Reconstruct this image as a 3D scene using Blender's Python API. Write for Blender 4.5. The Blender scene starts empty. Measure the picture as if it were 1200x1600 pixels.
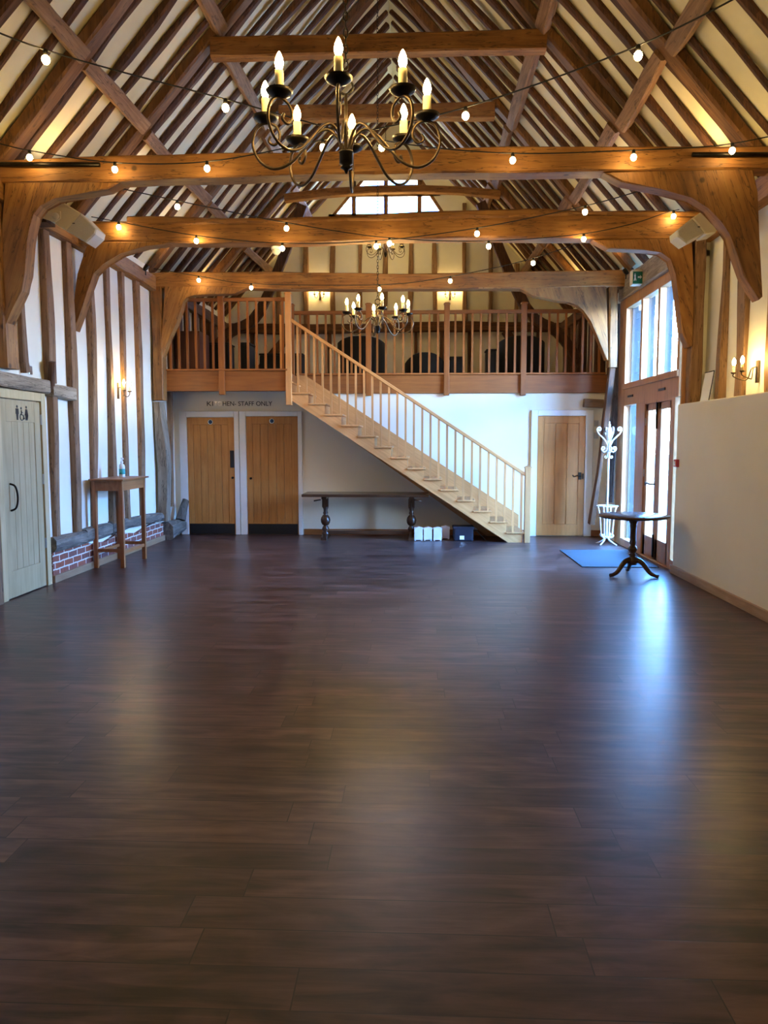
import bpy, bmesh, math, random
from mathutils import Vector, Matrix
V = Vector
PI = math.pi
scene = bpy.context.scene
C = scene.collection

# ---------------------------------------------------------------- camera, sky, exposure
cam = bpy.data.cameras.new('camera')
cam.sensor_fit = 'VERTICAL'; cam.sensor_height = 36.0; cam.lens = 36.0 * 1200 / 1600
cam.clip_end = 300
camo = bpy.data.objects.new('camera', cam); C.objects.link(camo)
camo.location = (0, 0, 1.58)
camo.rotation_euler = (math.radians(90 - 5.237), 0, math.radians(2.376))
scene.camera = camo

SKY = 74.0
world = bpy.data.worlds.new('sky'); scene.world = world; world.use_nodes = True
bg = world.node_tree.nodes['Background']
wn_ = world.node_tree.nodes; wl_ = world.node_tree.links.new
tc_ = wn_.new('ShaderNodeTexCoord'); sp_ = wn_.new('ShaderNodeSeparateXYZ'); wl_(tc_.outputs['Generated'], sp_.inputs[0])
cr_ = wn_.new('ShaderNodeValToRGB'); wl_(sp_.outputs[2], cr_.inputs[0])      # pale horizon, blue higher up
cr_.color_ramp.elements[0].position = 0.02; cr_.color_ramp.elements[0].color = (0.66, 0.84, 1.0, 1)
cr_.color_ramp.elements[1].position = 0.26; cr_.color_ramp.elements[1].color = (0.11, 0.38, 1.0, 1)
wl_(cr_.outputs[0], bg.inputs[0])
mr_ = wn_.new('ShaderNodeMapRange'); mr_.inputs[1].default_value = 0.0; mr_.inputs[2].default_value = 0.35   # brighter side of the sky
mr_.inputs[3].default_value = SKY * 0.3; mr_.inputs[4].default_value = SKY
wl_(sp_.outputs[0], mr_.inputs[0]); wl_(mr_.outputs[0], bg.inputs[1])

def portal(loc, rot, sx, sy):
    l = bpy.data.lights.new('window_portal', 'AREA'); l.shape = 'RECTANGLE'; l.size = sx; l.size_y = sy
    l.cycles.is_portal = True
    o = bpy.data.objects.new('window_portal', l); C.objects.link(o); o.location = loc; o.rotation_euler = rot
portal((3.36, 10.7, 1.85), (0, PI/2, 0), 3.7, 3.2)
portal((-0.65, 17.3, 6.8), (-PI/2, 0, 0), 2.6, 1.1)

vs = scene.view_settings
vs.view_transform = 'Standard'; vs.look = 'None'; vs.gamma = 1.0; vs.use_curve_mapping = False
vs.exposure = 0.72
E_CANDLE = 215.0
E_FEST = 78.0
WARM = (1.0, 0.66, 0.22, 1)

# ---------------------------------------------------------------- materials
def new_mat(name):
    m = bpy.data.materials.new(name); m.use_nodes = True
    nt = m.node_tree; b = nt.nodes['Principled BSDF']
    return m, nt, b
def N(nt, t, **k):
    n = nt.nodes.new(t)
    for a, v in k.items():
        if isinstance(v, (int, float, str, bool)) and hasattr(n, a): setattr(n, a, v)
    return n
def ramp(nt, fac, stops):
    r = nt.nodes.new('ShaderNodeValToRGB')
    e = r.color_ramp.elements
    while len(e) < len(stops): e.new(0.5)
    for i, (p, c) in enumerate(stops):
        e[i].position = p; e[i].color = (*c, 1)
    nt.links.new(fac, r.inputs[0]); return r.outputs[0]
def wood(name, dark, mid, light, rough=0.65, gx=1.6, gy=26.0, bump=0.25, blotch=0.35, bumpd=0.006, checks=0.0):
    m, nt, b = new_mat(name); L = nt.links.new
    uv = N(nt, 'ShaderNodeUVMap'); oi = N(nt, 'ShaderNodeObjectInfo')
    off = N(nt, 'ShaderNodeVectorMath'); off.operation = 'ADD'
    cmb = N(nt, 'ShaderNodeCombineXYZ')
    mul = N(nt, 'ShaderNodeMath'); mul.operation = 'MULTIPLY'; mul.inputs[1].default_value = 37.0
    L(oi.outputs['Random'], mul.inputs[0]); L(mul.outputs[0], cmb.inputs[0]); L(mul.outputs[0], cmb.inputs[1])
    L(uv.outputs[0], off.inputs[0]); L(cmb.outputs[0], off.inputs[1])
    mp = N(nt, 'ShaderNodeMapping'); mp.inputs['Scale'].default_value = (gx, gy, 1)
    L(off.outputs[0], mp.inputs[0])
    n1 = N(nt, 'ShaderNodeTexNoise'); n1.inputs['Scale'].default_value = 1.0; n1.inputs['Detail'].default_value = 6; n1.inputs['Roughness'].default_value = 0.65; n1.inputs['Distortion'].default_value = 0.6
    L(mp.outputs[0], n1.inputs['Vector'])
    n2 = N(nt, 'ShaderNodeTexNoise'); n2.inputs['Scale'].default_value = 2.3; n2.inputs['Detail'].default_value = 3
    L(off.outputs[0], n2.inputs['Vector'])
    mix = N(nt, 'ShaderNodeMix'); mix.data_type = 'FLOAT'; mix.inputs[0].default_value = blotch
    L(n1.outputs[0], mix.inputs[2]); L(n2.outputs[0], mix.inputs[3])
    col = ramp(nt, mix.outputs[0], [(0.30, dark), (0.5, mid), (0.70, light)])
    hsv = N(nt, 'ShaderNodeHueSaturation')
    mr = N(nt, 'ShaderNodeMapRange'); mr.inputs[3].default_value = 0.82; mr.inputs[4].default_value = 1.18
    L(oi.outputs['Random'], mr.inputs[0]); L(mr.outputs[0], hsv.inputs['Value']); L(col, hsv.inputs['Color'])
    L(hsv.outputs[0], b.inputs['Base Color'])
    b.inputs['Roughness'].default_value = rough
    if checks:                      # drying checks and knots of old timber
        m3 = N(nt, 'ShaderNodeMapping'); m3.inputs['Scale'].default_value = (0.9, 9, 1); L(off.outputs[0], m3.inputs[0])
        n3 = N(nt, 'ShaderNodeTexNoise'); n3.inputs['Scale'].default_value = 1.7; n3.inputs['Detail'].default_value = 5; n3.inputs['Distortion'].default_value = 0.4; L(m3.outputs[0], n3.inputs['Vector'])
        ck = ramp(nt, n3.outputs[0], [(0.485, (1, 1, 1)), (0.5, (1 - checks,) * 3), (0.515, (1, 1, 1))])
        v = N(nt, 'ShaderNodeTexVoronoi'); v.inputs['Scale'].default_value = 2.2; L(off.outputs[0], v.inputs['Vector'])
        kn = ramp(nt, v.outputs[0], [(0.035, (1 - checks,) * 3), (0.075, (1, 1, 1))])
        mm = N(nt, 'ShaderNodeMix'); mm.data_type = 'RGBA'; mm.blend_type = 'MULTIPLY'; mm.inputs[0].default_value = 1; L(ck, mm.inputs[6]); L(kn, mm.inputs[7])
        m4 = N(nt, 'ShaderNodeMix'); m4.data_type = 'RGBA'; m4.blend_type = 'MULTIPLY'; m4.inputs[0].default_value = 1; L(hsv.outputs[0], m4.inputs[6]); L(mm.outputs[2], m4.inputs[7])
        L(m4.outputs[2], b.inputs['Base Color'])
    bp = N(nt, 'ShaderNodeBump'); bp.inputs['Strength'].default_value = bump; bp.inputs['Distance'].default_value = bumpd
    L(n1.outputs[0], bp.inputs['Height']); L(bp.outputs[0], b.inputs['Normal'])
    return m
def plain(name, col, rough=0.5, metal=0.0, noise=0.0, scale=8.0, bump=0.0):
    m, nt, b = new_mat(name); L = nt.links.new
    b.inputs['Roughness'].default_value = rough; b.inputs['Metallic'].default_value = metal
    tc = N(nt, 'ShaderNodeTexCoord'); n = N(nt, 'ShaderNodeTexNoise'); n.inputs['Scale'].default_value = scale; n.inputs['Detail'].default_value = 4
    L(tc.outputs['Object'], n.inputs['Vector'])
    a = tuple(max(0, c * (1 - noise)) for c in col); z = tuple(min(1, c * (1 + noise)) for c in col)
    L(ramp(nt, n.outputs[0], [(0.3, a), (0.7, z)]), b.inputs['Base Color'])
    if bump:
        bp = N(nt, 'ShaderNodeBump'); bp.inputs['Strength'].default_value = bump; bp.inputs['Distance'].default_value = 0.01
        L(n.outputs[0], bp.inputs['Height']); L(bp.outputs[0], b.inputs['Normal'])
    return m
def emit(name, col, s):
    m, nt, b = new_mat(name)
    b.inputs['Base Color'].default_value = col
    b.inputs['Emission Color'].default_value = col; b.inputs['Emission Strength'].default_value = s
    tc = N(nt, 'ShaderNodeTexCoord')
    return m

M = {}
M['beam'] = wood('aged_oak', (0.10, 0.037, 0.009), (0.28, 0.12, 0.028), (0.44, 0.22, 0.06), 0.62, gx=1.1, gy=15, blotch=0.45, checks=0.7, bump=0.4)
M['rafter'] = wood('rafter_oak', (0.026, 0.009, 0.003), (0.085, 0.031, 0.010), (0.19, 0.080, 0.026), 0.75, bump=0.5, checks=0.65)
M['principal'] = wood('dark_golden_oak', (0.06, 0.022, 0.006), (0.18, 0.075, 0.018), (0.32, 0.15, 0.04), 0.68, gx=1.1, gy=15, blotch=0.45, checks=0.65, bump=0.4)
M['stud'] = wood('stud_oak', (0.10, 0.05, 0.024), (0.23, 0.125, 0.062), (0.36, 0.215, 0.12), 0.75, bump=0.5, checks=0.65)
M['grey'] = wood('weathered_oak', (0.045, 0.038, 0.034), (0.14, 0.12, 0.10), (0.33, 0.28, 0.23), 0.85, gy=16, bump=0.8, bumpd=0.012, checks=0.65)
M['lintel'] = wood('lintel_oak', (0.10, 0.075, 0.055), (0.27, 0.21, 0.15), (0.42, 0.34, 0.25), 0.85, gy=16, bump=0.7, checks=0.65)
M['loft'] = wood('loft_oak', (0.17, 0.05, 0.010), (0.26, 0.083, 0.016), (0.34, 0.12, 0.026), 0.5, bump=0.06)
M['stair'] = wood('stair_oak', (0.44, 0.20, 0.065), (0.58, 0.285, 0.10), (0.68, 0.36, 0.145), 0.5, bump=0.05)
M['door'] = wood('door_oak', (0.36, 0.14, 0.03), (0.50, 0.215, 0.05), (0.60, 0.28, 0.075), 0.5, gy=18, bump=0.05)
M['paledoor'] = wood('pale_door_oak', (0.40, 0.30, 0.15), (0.50, 0.39, 0.21), (0.58, 0.46, 0.27), 0.55, gy=18, bump=0.05)
M['joinery'] = wood('glazing_oak', (0.27, 0.12, 0.05), (0.40, 0.19, 0.08), (0.52, 0.27, 0.12), 0.5, bump=0.06)
M['table'] = wood('table_oak', (0.20, 0.075, 0.022), (0.32, 0.13, 0.045), (0.42, 0.19, 0.07), 0.4, bump=0.05)
M['darkwood'] = wood('dark_polished_wood', (0.018, 0.008, 0.005), (0.05, 0.022, 0.012), (0.10, 0.045, 0.022), 0.25, bump=0.05)
M['skirting'] = wood('skirting_oak', (0.22, 0.13, 0.07), (0.34, 0.21, 0.12), (0.43, 0.29, 0.18), 0.5, bump=0.04)
M['cabinet'] = wood('loft_cabinet_wood', (0.06, 0.015, 0.006), (0.11, 0.03, 0.012), (0.16, 0.05, 0.02), 0.5, bump=0.04)
M['plaster'] = plain('lime_plaster', (0.80, 0.78, 0.68), 0.9, noise=0.05, scale=2.0, bump=0.15)
M['roofplaster'] = plain('roof_plaster', (0.84, 0.77, 0.50), 0.9, noise=0.07, scale=3.0, bump=0.3)
M['wallplaster'] = plain('smooth_plaster', (0.78, 0.73, 0.60), 0.85, noise=0.03, scale=1.5, bump=0.05)
M['whitepaint'] = plain('white_paint', (0.80, 0.80, 0.77), 0.45, noise=0.02)
M['iron'] = plain('black_iron', (0.022, 0.018, 0.015), 0.42, metal=0.85, noise=0.3, scale=30)
M['bronze'] = plain('dark_bronze', (0.10, 0.07, 0.045), 0.38, metal=0.85, noise=0.3, scale=30)
M['black'] = plain('black_plate', (0.008, 0.008, 0.009), 0.4)
M['leather'] = plain('black_leather', (0.004, 0.0035, 0.0035), 0.8, noise=0.3, scale=20)
M['cable'] = plain('black_rubber', (0.006, 0.005, 0.004), 0.6)
M['white'] = plain('white_enamel', (0.86, 0.88, 0.86), 0.35)
M['cream'] = plain('cream_plastic', (0.72, 0.66, 0.50), 0.45)
M['grille'] = plain('speaker_grille', (0.55, 0.54, 0.48), 0.6, noise=0.12, scale=220)
M['candle'] = plain('ivory_candle_sleeve', (0.85, 0.72, 0.42), 0.5)
M['steel'] = plain('brushed_steel', (0.5, 0.5, 0.5), 0.3, metal=1.0)
M['chrome'] = plain('polished_chrome', (0.9, 0.85, 0.78), 0.35, metal=1.0)
M['mortar'] = plain('mortar', (0.5, 0.47, 0.42), 0.9)
M['blue'] = plain('sign_blue', (0.02, 0.06, 0.16), 0.4)
M['green'] = plain('sign_green', (0.0, 0.14, 0.07), 0.4)
M['red'] = plain('alarm_red', (0.45, 0.02, 0.02), 0.4)
M['teal'] = plain('teal_label', (0.05, 0.42, 0.45), 0.5)
M['navy'] = plain('navy_fabric', (0.008, 0.010, 0.025), 0.7, noise=0.2, scale=40)
M['boxwhite'] = plain('white_lantern_metal', (0.80, 0.84, 0.86), 0.5)
M['grit'] = plain('courtyard_gravel', (0.30, 0.29, 0.27), 0.9, noise=0.2, scale=6)
M['tiles'] = plain('pale_roof_tiles', (0.75, 0.64, 0.60), 0.9, noise=0.2, scale=4)
M['board'] = plain('blue_grey_boards', (0.012, 0.022, 0.03), 0.7, noise=0.2, scale=5)
M['render'] = plain('pale_render', (0.5, 0.48, 0.46), 0.9)
M['bulb'] = emit('candle_bulb_glow', WARM, E_CANDLE)
M['fest'] = emit('festoon_bulb_glow', (1.0, 0.68, 0.26, 1), E_FEST)
M['sconce'] = emit('sconce_bulb_glow', WARM, E_CANDLE * 1.15)
M['lens'] = emit('uplight_lens_glow', (1.0, 0.72, 0.38, 1), 18.0)

def glass():
    m, nt, b = new_mat('clear_glass'); L = nt.links.new
    nt.nodes.remove(b)
    out = nt.nodes['Material Output']
    t = N(nt, 'ShaderNodeBsdfTransparent'); g = N(nt, 'ShaderNodeBsdfGlossy'); g.inputs['Roughness'].default_value = 0.01
    t.inputs[0].default_value = (0.95, 0.98, 1, 1)
    lw = N(nt, 'ShaderNodeLayerWeight'); lw.inputs[0].default_value = 0.5
    pw = N(nt, 'ShaderNodeMath'); pw.operation = 'POWER'; pw.inputs[1].default_value = 5.0; L(lw.outputs['Facing'], pw.inputs[0])
    f = N(nt, 'ShaderNodeMath'); f.operation = 'MULTIPLY_ADD'; f.inputs[1].default_value = 0.7; f.inputs[2].default_value = 0.035; L(pw.outputs[0], f.inputs[0])
    mx = N(nt, 'ShaderNodeMixShader'); L(f.outputs[0], mx.inputs[0]); L(t.outputs[0], mx.inputs[1]); L(g.outputs[0], mx.inputs[2]); L(mx.outputs[0], out.inputs[0])
    return m
M['glass'] = glass()

def floor_mat():
    m, nt, b = new_mat('walnut_plank_floor'); L = nt.links.new
    tc = N(nt, 'ShaderNodeTexCoord')
    sx = N(nt, 'ShaderNodeSeparateXYZ'); L(tc.outputs['Object'], sx.inputs[0])
    dv = N(nt, 'ShaderNodeMath'); dv.operation = 'DIVIDE'; dv.inputs[1].default_value = 0.177; L(sx.outputs[1], dv.inputs[0])
    fl = N(nt, 'ShaderNodeMath'); fl.operation = 'FLOOR'; L(dv.outputs[0], fl.inputs[0])
    wn = N(nt, 'ShaderNodeTexWhiteNoise'); wn.noise_dimensions = '1D'; L(fl.outputs[0], wn.inputs['W'])
    ma = N(nt, 'ShaderNodeMath'); ma.operation = 'MULTIPLY_ADD'; ma.inputs[1].default_value = 9.7; L(wn.outputs['Value'], ma.inputs[0]); L(sx.outputs[0], ma.inputs[2])
    cx_ = N(nt, 'ShaderNodeCombineXYZ'); L(ma.outputs[0], cx_.inputs[0]); L(sx.outputs[1], cx_.inputs[1])
    br = N(nt, 'ShaderNodeTexBrick'); br.offset = 0.0; br.offset_frequency = 1
    br.inputs['Scale'].default_value = 1.0; br.inputs['Brick Width'].default_value = 1.22; br.inputs['Row Height'].default_value = 0.177
    br.inputs['Mortar Size'].default_value = 0.0026; br.inputs['Mortar Smooth'].default_value = 0.3; br.inputs['Bias'].default_value = 0.0
    br.inputs['Color1'].default_value = (0, 0, 0, 1); br.inputs['Color2'].default_value = (1, 1, 1, 1); br.inputs['Mortar'].default_value = (0.5, 0.5, 0.5, 1)
    L(cx_.outputs[0], br.inputs['Vector'])
    # a random shift per plank carries the grain so that it breaks at the joints
    sh = N(nt, 'ShaderNodeVectorMath'); sh.operation = 'SCALE'; sh.inputs['Scale'].default_value = 23.0
    L(br.outputs['Color'], sh.inputs[0])
    ad = N(nt, 'ShaderNodeVectorMath'); ad.operation = 'ADD'; L(tc.outputs['Object'], ad.inputs[0]); L(sh.outputs[0], ad.inputs[1])
    mp = N(nt, 'ShaderNodeMapping'); mp.inputs['Scale'].default_value = (1.3, 13, 1); L(ad.outputs[0], mp.inputs[0])
    n1 = N(nt, 'ShaderNodeTexNoise'); n1.inputs['Scale'].default_value = 1.0; n1.inputs['Detail'].default_value = 8; n1.inputs['Roughness'].default_value = 0.62; n1.inputs['Distortion'].default_value = 1.2
    L(mp.outputs[0], n1.inputs['Vector'])
    mp2 = N(nt, 'ShaderNodeMapping'); mp2.inputs['Scale'].default_value = (2.6, 6.5, 1); L(ad.outputs[0], mp2.inputs[0])
    n2 = N(nt, 'ShaderNodeTexNoise'); n2.inputs['Scale'].default_value = 1.0; n2.inputs['Detail'].default_value = 5; n2.inputs['Distortion'].default_value = 0.8
    L(mp2.outputs[0], n2.inputs['Vector'])
    mx = N(nt, 'ShaderNodeMix'); mx.data_type = 'FLOAT'; mx.inputs[0].default_value = 0.5
    L(n1.outputs[0], mx.inputs[2]); L(n2.outputs[0], mx.inputs[3])
    col = ramp(nt, mx.outputs[0], [(0.36, (0.012, 0.006, 0.006)), (0.46, (0.056, 0.028, 0.025)), (0.56, (0.108, 0.057, 0.048)), (0.68, (0.17, 0.095, 0.08))])
    hsv = N(nt, 'ShaderNodeHueSaturation'); mr = N(nt, 'ShaderNodeMapRange'); mr.inputs[3].default_value = 0.68; mr.inputs[4].default_value = 1.2
    L(br.outputs['Color'], mr.inputs[0]); L(mr.outputs[0], hsv.inputs['Value']); L(col, hsv.inputs['Color'])
    m2 = N(nt, 'ShaderNodeMix'); m2.data_type = 'RGBA'; L(br.outputs['Fac'], m2.inputs[0]); L(hsv.outputs[0], m2.inputs[6]); m2.inputs[7].default_value = (0.012, 0.007, 0.006, 1)
    L(m2.outputs[2], b.inputs['Base Color'])
    r = N(nt, 'ShaderNodeMapRange'); r.inputs[3].default_value = 0.27; r.inputs[4].default_value = 0.38
    L(n2.outputs[0], r.inputs[0]); L(r.outputs[0], b.inputs['Roughness'])
    b.inputs['Specular IOR Level'].default_value = 0.36
    sub = N(nt, 'ShaderNodeMath'); sub.operation = 'MULTIPLY_ADD'; sub.inputs[1].default_value = -1.5
    L(br.outputs['Fac'], sub.inputs[0]); L(n1.outputs[0], sub.inputs[2])
    bp = N(nt, 'ShaderNodeBump'); bp.inputs['Strength'].default_value = 0.12; bp.inputs['Distance'].default_value = 0.003
    L(sub.outputs[0], bp.inputs['Height']); L(bp.outputs[0], b.inputs['Normal'])
    return m
M['floor'] = floor_mat()
def brick_mat():
    m, nt, b = new_mat('old_red_brick'); L = nt.links.new
    uv = N(nt, 'ShaderNodeUVMap')
    nz = N(nt, 'ShaderNodeTexNoise'); nz.inputs['Scale'].default_value = 7.0; L(uv.outputs[0], nz.inputs['Vector'])
    sc = N(nt, 'ShaderNodeVectorMath'); sc.operation = 'SCALE'; sc.inputs['Scale'].default_value = 0.02; L(nz.outputs['Color'], sc.inputs[0])
    ad = N(nt, 'ShaderNodeVectorMath'); ad.operation = 'ADD'; L(uv.outputs[0], ad.inputs[0]); L(sc.outputs[0], ad.inputs[1])
    br = N(nt, 'ShaderNodeTexBrick'); br.inputs['Scale'].default_value = 1; br.inputs['Brick Width'].default_value = 0.23; br.inputs['Row Height'].default_value = 0.078
    br.inputs['Mortar Size'].default_value = 0.009; br.inputs['Mortar Smooth'].default_value = 0.2
    br.inputs['Color1'].default_value = (0.30, 0.085, 0.045, 1); br.inputs['Color2'].default_value = (0.17, 0.07, 0.06, 1); br.inputs['Mortar'].default_value = (0.66, 0.62, 0.56, 1)
    L(ad.outputs[0], br.inputs['Vector'])
    n2 = N(nt, 'ShaderNodeTexNoise'); n2.inputs['Scale'].default_value = 25; L(uv.outputs[0], n2.inputs['Vector'])
    mx = N(nt, 'ShaderNodeMix'); mx.data_type = 'RGBA'; mx.blend_type = 'OVERLAY'; mx.inputs[0].default_value = 0.5
    L(br.outputs['Color'], mx.inputs[6]); L(n2.outputs[0], mx.inputs[7]); L(mx.outputs[2], b.inputs['Base Color'])
    b.inputs['Roughness'].default_value = 0.9
    bp = N(nt, 'ShaderNodeBump'); bp.invert = True; bp.inputs['Strength'].default_value = 0.7; bp.inputs['Distance'].default_value = 0.01
    L(br.outputs['Fac'], bp.inputs['Height']); L(bp.outputs[0], b.inputs['Normal'])
    return m
M['brick'] = brick_mat()
def mat_mat():
    m, nt, b = new_mat('ribbed_entrance_matting'); L = nt.links.new
    tc = N(nt, 'ShaderNodeTexCoord'); w = N(nt, 'ShaderNodeTexWave'); w.inputs['Scale'].default_value = 28; w.bands_direction = 'DIAGONAL'
    L(tc.outputs['Object'], w.inputs['Vector'])
    L(ramp(nt, w.outputs[0], [(0.2, (0.012, 0.018, 0.024)), (0.8, (0.045, 0.06, 0.075))]), b.inputs['Base Color'])  # blue in the rib colours stands in for reflected daylight
    b.inputs['Roughness'].default_value = 0.8
    bp = N(nt, 'ShaderNodeBump'); bp.inputs['Strength'].default_value = 0.5; bp.inputs['Distance'].default_value = 0.004
    L(w.outputs[0], bp.inputs['Height']); L(bp.outputs[0], b.inputs['Normal'])
    return m
M['mat'] = mat_mat()

# ---------------------------------------------------------------- object helpers
WO = {}      # world origin of each object made here
def setuv(bm, g):
    uvl = bm.loops.layers.uv.verify()
    g = g.normalized()
    for f in bm.faces:
        n = f.normal
        h = n.cross(g)
        if h.length < 0.3:
            a = V((0, 0, 1)) if abs(g.z) < 0.8 else V((1, 0, 0))
            u = (a - a.dot(n) * n)
            if u.length < 1e-4: u = V((1, 0, 0))
            u.normalize(); h = n.cross(u)
            for l in f.loops: l[uvl].uv = (l.vert.co.dot(u) * 6, l.vert.co.dot(h))
        else:
            h.normalize()
            for l in f.loops: l[uvl].uv = (l.vert.co.dot(g), l.vert.co.dot(h))
def bbox(bm):
    xs = [v.co.x for v in bm.verts]; ys = [v.co.y for v in bm.verts]; zs = [v.co.z for v in bm.verts]
    return V((min(xs), min(ys), min(zs))), V((max(xs), max(ys), max(zs)))
def obj(name, bm, mat, parent=None, grain=None, label=None, normals=True):
    lo, hi = bbox(bm)
    o3 = V(((lo.x + hi.x) / 2, (lo.y + hi.y) / 2, lo.z))
    if normals: bmesh.ops.recalc_face_normals(bm, faces=bm.faces)
    if grain is None:
        d = hi - lo; i = max(range(3), key=lambda k: d[k]); grain = V((i == 0, i == 1, i == 2))
    bm.normal_update()
    setuv(bm, V(grain))
    bmesh.ops.translate(bm, verts=bm.verts, vec=-o3)
    me = bpy.data.meshes.new(name); bm.to_mesh(me); bm.free()
    if isinstance(mat, str): mat = M[mat]
    me.materials.append(mat)
    o = bpy.data.objects.new(name, me); C.objects.link(o)
    WO[o] = o3
    if parent is not None:
        o.parent = parent; o.location = o3 - WO[parent]
    else: o.location = o3
    if label: o['label'] = label
    return o
def tag(o, label, cat, group=None, kind=None):
    o['label'] = label; o['category'] = cat
    if group: o['group'] = group
    if kind: o['kind'] = kind
    return o
def thing(name, label, cat, loc, group=None):
    o = bpy.data.objects.new(name, None); C.objects.link(o); o.location = loc; o.empty_display_size = 0.1
    WO[o] = V(loc); return tag(o, label, cat, group)
def struct(name, bm, mat, parent=None, label=None, grain=None):
    o = obj(name, bm, mat, parent, grain)
    if parent is None: o['kind'] = 'structure'
    if label: o['label'] = label
    return o
def structroot(name, loc, label):
    o = bpy.data.objects.new(name, None); C.objects.link(o); o.location = loc; WO[o] = V(loc)
    o['kind'] = 'structure'; o['label'] = label; return o
def copy_tree(o, parent=None):
    c = o.copy(); C.objects.link(c)
    if parent is not None: c.parent = parent
    for ch in list(o.children): copy_tree(ch, c)
    return c

def B(): return bmesh.new()
def box(bm, x0, x1, y0, y1, z0, z1, bev=0.0):
    vs_ = [bm.verts.new((x, y, z)) for x in (x0, x1) for y in (y0, y1) for z in (z0, z1)]
    a = vs_
    fs = [bm.faces.new([a[i] for i in q]) for q in ((0, 1, 3, 2), (4, 6, 7, 5), (0, 4, 5, 1), (2, 3, 7, 6), (0, 2, 6, 4), (1, 5, 7, 3))]
    if bev:
        es = list({e for f in fs for e in f.edges})
        bmesh.ops.bevel(bm, geom=es, offset=bev, segments=2, affect='EDGES', profile=0.5)
    return bm
def bx(*a, **k): return box(B(), *a, **k)
def prism(bm, pts, ext, bev=0.0):
    """closed outline of 3-D points pushed along ext"""
    ext = V(ext)
    a = [bm.verts.new(p) for p in pts]; b = [bm.verts.new(V(p) + ext) for p in pts]
    n = len(a); fa = bm.faces.new(a); fb = bm.faces.new(b[::-1])
    for i in range(n): bm.faces.new((a[i], b[i], b[(i + 1) % n], a[(i + 1) % n]))
    if bev:
        es = list(set(fa.edges) | set(fb.edges))
        bmesh.ops.bevel(bm, geom=es, offset=bev, segments=1, affect='EDGES')
    big = [f for f in bm.faces if len(f.verts) > 4]
    bmesh.ops.triangulate(bm, faces=big)
    return bm
def lathe(bm, prof, c=(0, 0, 0), seg=20, smooth=True):
    c = V(c); rings = []
    for r, z in prof:
        if r < 1e-5: rings.append([bm.verts.new(c + V((0, 0, z)))])
        else: rings.append([bm.verts.new(c + V((r * math.cos(2 * PI * k / seg), r * math.sin(2 * PI * k / seg), z))) for k in range(seg)])
    for a, b in zip(rings, rings[1:]):
        for k in range(seg):
            k2 = (k + 1) % seg
            if len(a) == 1 and len(b) == 1: continue
            if len(a) == 1: f = bm.faces.new((a[0], b[k2], b[k]))
            elif len(b) == 1: f = bm.faces.new((a[k], a[k2], b[0]))
            else: f = bm.faces.new((a[k], a[k2], b[k2], b[k]))
            f.smooth = smooth
    for r in (rings[0], rings[-1]):
        if len(r) > 2: bm.faces.new(r)
    return bm
def catmull(pts, n=6):
    pts = [V(p) for p in pts]; out = []
    for i in range(len(pts) - 1):
        p0 = pts[max(i - 1, 0)]; p1 = pts[i]; p2 = pts[i + 1]; p3 = pts[min(i + 2, len(pts) - 1)]
        for k in range(n):
            t = k / n
            out.append(0.5 * ((2 * p1) + (-p0 + p2) * t + (2 * p0 - 5 * p1 + 4 * p2 - p3) * t * t + (-p0 + 3 * p1 - 3 * p2 + p3) * t ** 3))
    out.append(pts[-1]); return out
def tube(bm, pts, r, seg=8, closed=False):
    pts = [V(p) for p in pts]; n = len(pts)
    rr = r if isinstance(r, (list, tuple)) else [r] * n
    rings = []; prev = None
    for i, p in enumerate(pts):
        if closed: t = pts[(i + 1) % n] - pts[i - 1]
        else: t = pts[min(i + 1, n - 1)] - pts[max(i - 1, 0)]
        t.normalize()
        if prev is None:
            a = V((0, 0, 1)) if abs(t.z) < 0.9 else V((1, 0, 0)); u = t.cross(a).normalized()
        else:
            u = prev - prev.dot(t) * t
            u = u.normalized() if u.length > 1e-5 else t.orthogonal().normalized()
        prev = u; w = t.cross(u)
        rings.append([bm.verts.new(p + (u * math.cos(2 * PI * k / seg) + w * math.sin(2 * PI * k / seg)) * rr[i]) for k in range(seg)])
    m = n if closed else n - 1
    for i in range(m):
        a = rings[i]; b = rings[(i + 1) % n]
        for k in range(seg):
            f = bm.faces.new((a[k], a[(k + 1) % seg], b[(k + 1) % seg], b[k])); f.smooth = True
    if not closed: bm.faces.new(rings[0][::-1]); bm.faces.new(rings[-1])
    return bm
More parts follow.
